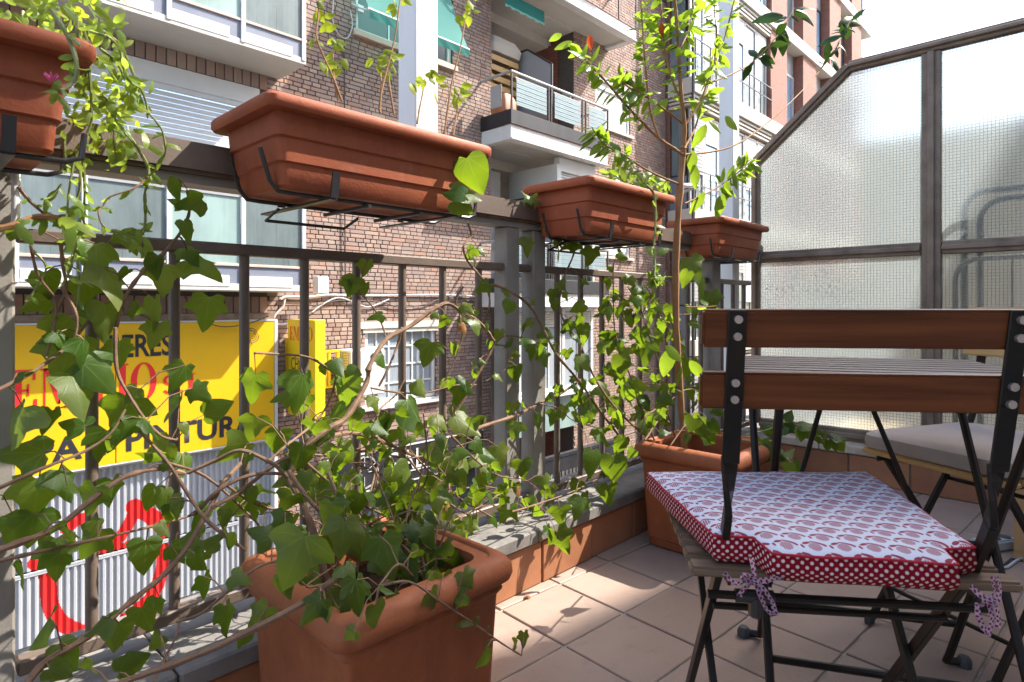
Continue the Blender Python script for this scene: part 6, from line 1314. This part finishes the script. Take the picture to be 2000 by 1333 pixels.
for _ in range(170):  # unseen leaves added above the view to shade the planter front
    p = Vector((random.uniform(-.25, .24), random.uniform(1.0, 1.3), random.uniform(1.24, 1.62))); tip = (screendir(random.uniform(0,360))+Vector((0,0,-.2))).normalized(); TR0.leaf(SUM, p, tip, facing(p, 1.0), random.uniform(.022,.038))
for x, y, s_, a, Y in ((212,45,36,0,1.1),(120,435,60,185,1.13),(142,455,56,-70,1.13),(160,440,44,-20,1.14),(140,420,40,70,1.14),(150,410,36,110,1.13),(270,478,34,-40,1.2),(290,478,36,-60,1.2),(255,482,36,200,1.2),(275,465,34,80,1.2),(285,492,30,-100,1.2),(92,172,46,150,0.99),(125,195,44,-40,0.99),(105,190,30,-110,.99),(110,170,30,60,.99),(45,455,48,-50,1.13),(235,300,44,-95,1.2),(250,290,44,-40,1.2),(225,310,40,-110,1.2),(300,290,36,-30,1.2),(288,275,34,80,1.2)):
    c_ = onY(x, y, Y); L = s_*(c_.x*FX+c_.y*FY)/FPX; tip = screendir(a); TR0.leaf(SUM, c_ - tip*L/2, tip, facing(c_, .4), L)
TR0.finish(M['greenstem'])
fc = onY(100, 160, 0.985)
for k in range(7):
    m = MB(); a = k*0.9; d = Vector((math.cos(a)*.008, math.sin(a)*.008, 0.010)); m.tube([fc, fc+d*0.6, fc+d], [0.0008, 0.0016, 0.0006], 5); part('petal', m, M['pinkf'], tp, True)
# thin sprigs of planter 1
sp = thing('sprig_plant', (0.76, 1.2, 1.17), 'thin upright sprigs with small lemon green leaves growing from the largest looking planter box', 'plant'); SP = Plant(sp, 'leaf', 200)
for px_, tops in (([(668,198),(650,150),(632,110),(618,70),(622,20),(612,-20)], ((625,20),(632,50),(645,80),(612,75),(622,0),(640,35),(655,85))), ([(660,196),(652,150),(650,105)], ((650,100),(668,125),(640,128))), ([(742,220),(745,180),(760,120),(772,70),(780,10),(785,-20)], ((772,0),(790,-5))), ([(740,215),(745,165),(738,120)], ((738,115),(750,100),(760,110),(745,130),(730,108),(762,130))), ([(770,225),(762,175),(758,135)], ((755,120),(765,105))),
                  ([(815,242),(820,210),(826,180),(830,155)], ((828,150),(842,145),(818,160),(848,160))), ([(868,262),(875,210),(885,150),(900,90),(908,40),(912,0)], ((905,25),(915,8),(898,35),(920,30),(912,-5))), ([(885,265),(892,220),(895,185)], ((892,178),(900,190),(888,190),(902,175)))):
    pts = stem(px_, 1.17, 1.2, 0.0024, 0.0014, M['greenstem'] if False else M['treebark'], sp, jit=.003)
    for x, y in tops:
        c_ = onY(x, y, 1.19)
        for _ in range(2 if len(tops) > 4 else 3):
            b = c_ + Vector((random.gauss(0,.006), random.gauss(0,.01), random.gauss(0,.006))); SP.leaf(YLM, b, (screendir(random.uniform(-150,30))+Vector((0,0,-.1))).normalized(), facing(b, .8), random.uniform(.017,.030))
SP.finish(M['treebark'])
dw = onY(918, 350, 1.06)
for x, y, s_, a in ((925,345,76,-70),(912,375,64,-10),(885,375,46,170),(905,405,46,-30)):
    c_ = onY(x, y, 1.02); L = s_*(c_.x*FX+c_.y*FY)/FPX; tip = screendir(a); o = link('broad_leaf', IVM[4], sp); T = Matrix.Translation(c_-tip*L/2-org(sp)) @ basis(tip, facing(c_,.5)) @ Matrix.Scale(L, 4); o.matrix_basis = T
# planter 3 and 4
tp3 = thing('trailing_plant', (1.68, 1.19, 1.17), 'trailing fleshy plant hanging from both ends of the planter box beside the tree', 'plant'); T3 = Plant(tp3, 'leaf', 260)
for px_, Y0, Y1, n, r in (([(1085,365),(1070,372),(1067,392),(1062,410),(1066,430),(1072,450)], 1.3, 1.26, 26, .002), ([(1072,378),(1082,395),(1095,410)], 1.28, 1.24, 10, .002), ([(1060,400),(1045,392),(1030,382),(1022,380)], 1.28, 1.27, 14, .0015), ([(1072,430),(1085,460),(1095,480)], 1.26, 1.26, 22, .0015),
                       ([(1262,362),(1275,375),(1280,400),(1280,440),(1277,480),(1279,510),(1278,540)], 1.04, 1.02, 9, .004), ([(1278,520),(1275,545),(1265,555)], 1.02, 1.06, 26, .002), ([(1278,530),(1290,545),(1300,540)], 1.02, 1.06, 18, .002)):
    pts = stem(px_, Y0, Y1, r, r*0.8, M['greenstem'], tp3, jit=.003)
    for i in range(n):
        p = pts[int((0.2+0.8*random.random())*(len(pts)-1))]; T3.leaf(SUM, p, (screendir(random.gauss(-60,70))+Vector((random.gauss(0,.5),random.gauss(0,.5),0))).normalized(), facing(p,1), random.uniform(.02,.036))
for _ in range(80):
    x = random.uniform(1190, 1310); p = onY(x, 350+ (x-1190)*0.16 - abs(random.gauss(0, 14)), random.uniform(1.1, 1.26)); T3.leaf(SUM+TRM[:1], p, (screendir(random.uniform(0,360))+Vector((0,0,.3))).normalized(), facing(p,1), random.uniform(.026,.05))
for x, y, s_, a in ((1288,440,26,0),(1270,490,26,120),(1295,490,30,30),(1272,540,28,-60)):
    c_ = onY(x, y, 1.03); L = s_*(c_.x*FX+c_.y*FY)/FPX; T3.leaf(SUM, c_-screendir(a)*L/2, screendir(a), facing(c_,.4), L)
T3.finish(M['greenstem'])
tp4 = thing('small_succulent', (2.6, 1.25, 1.17), 'small pale succulent just above the rim of the farthest planter box', 'plant'); T4 = Plant(tp4, 'leaf', 60)
for k in range(3): rosette(T4, SUM, Vector((2.52+0.05*k, 1.2, 1.195)), 8, 0.045)
T4.finish(M['greenstem'])
# ------------------------------------------------------------------ a dry leaf on the tiles
c_ = onZ(1030, 1166, 0.006); o = link('fallen_leaf', DRM[0], None, c_); o.matrix_basis = Matrix.Translation(c_) @ basis(Vector((0.7, 0.3, 0.1)), Vector((0.1, -0.15, 1))) @ Matrix.Scale(0.02, 4)
tag(o, 'small dry brown leaf on the floor at the foot of the kerb', 'leaf')
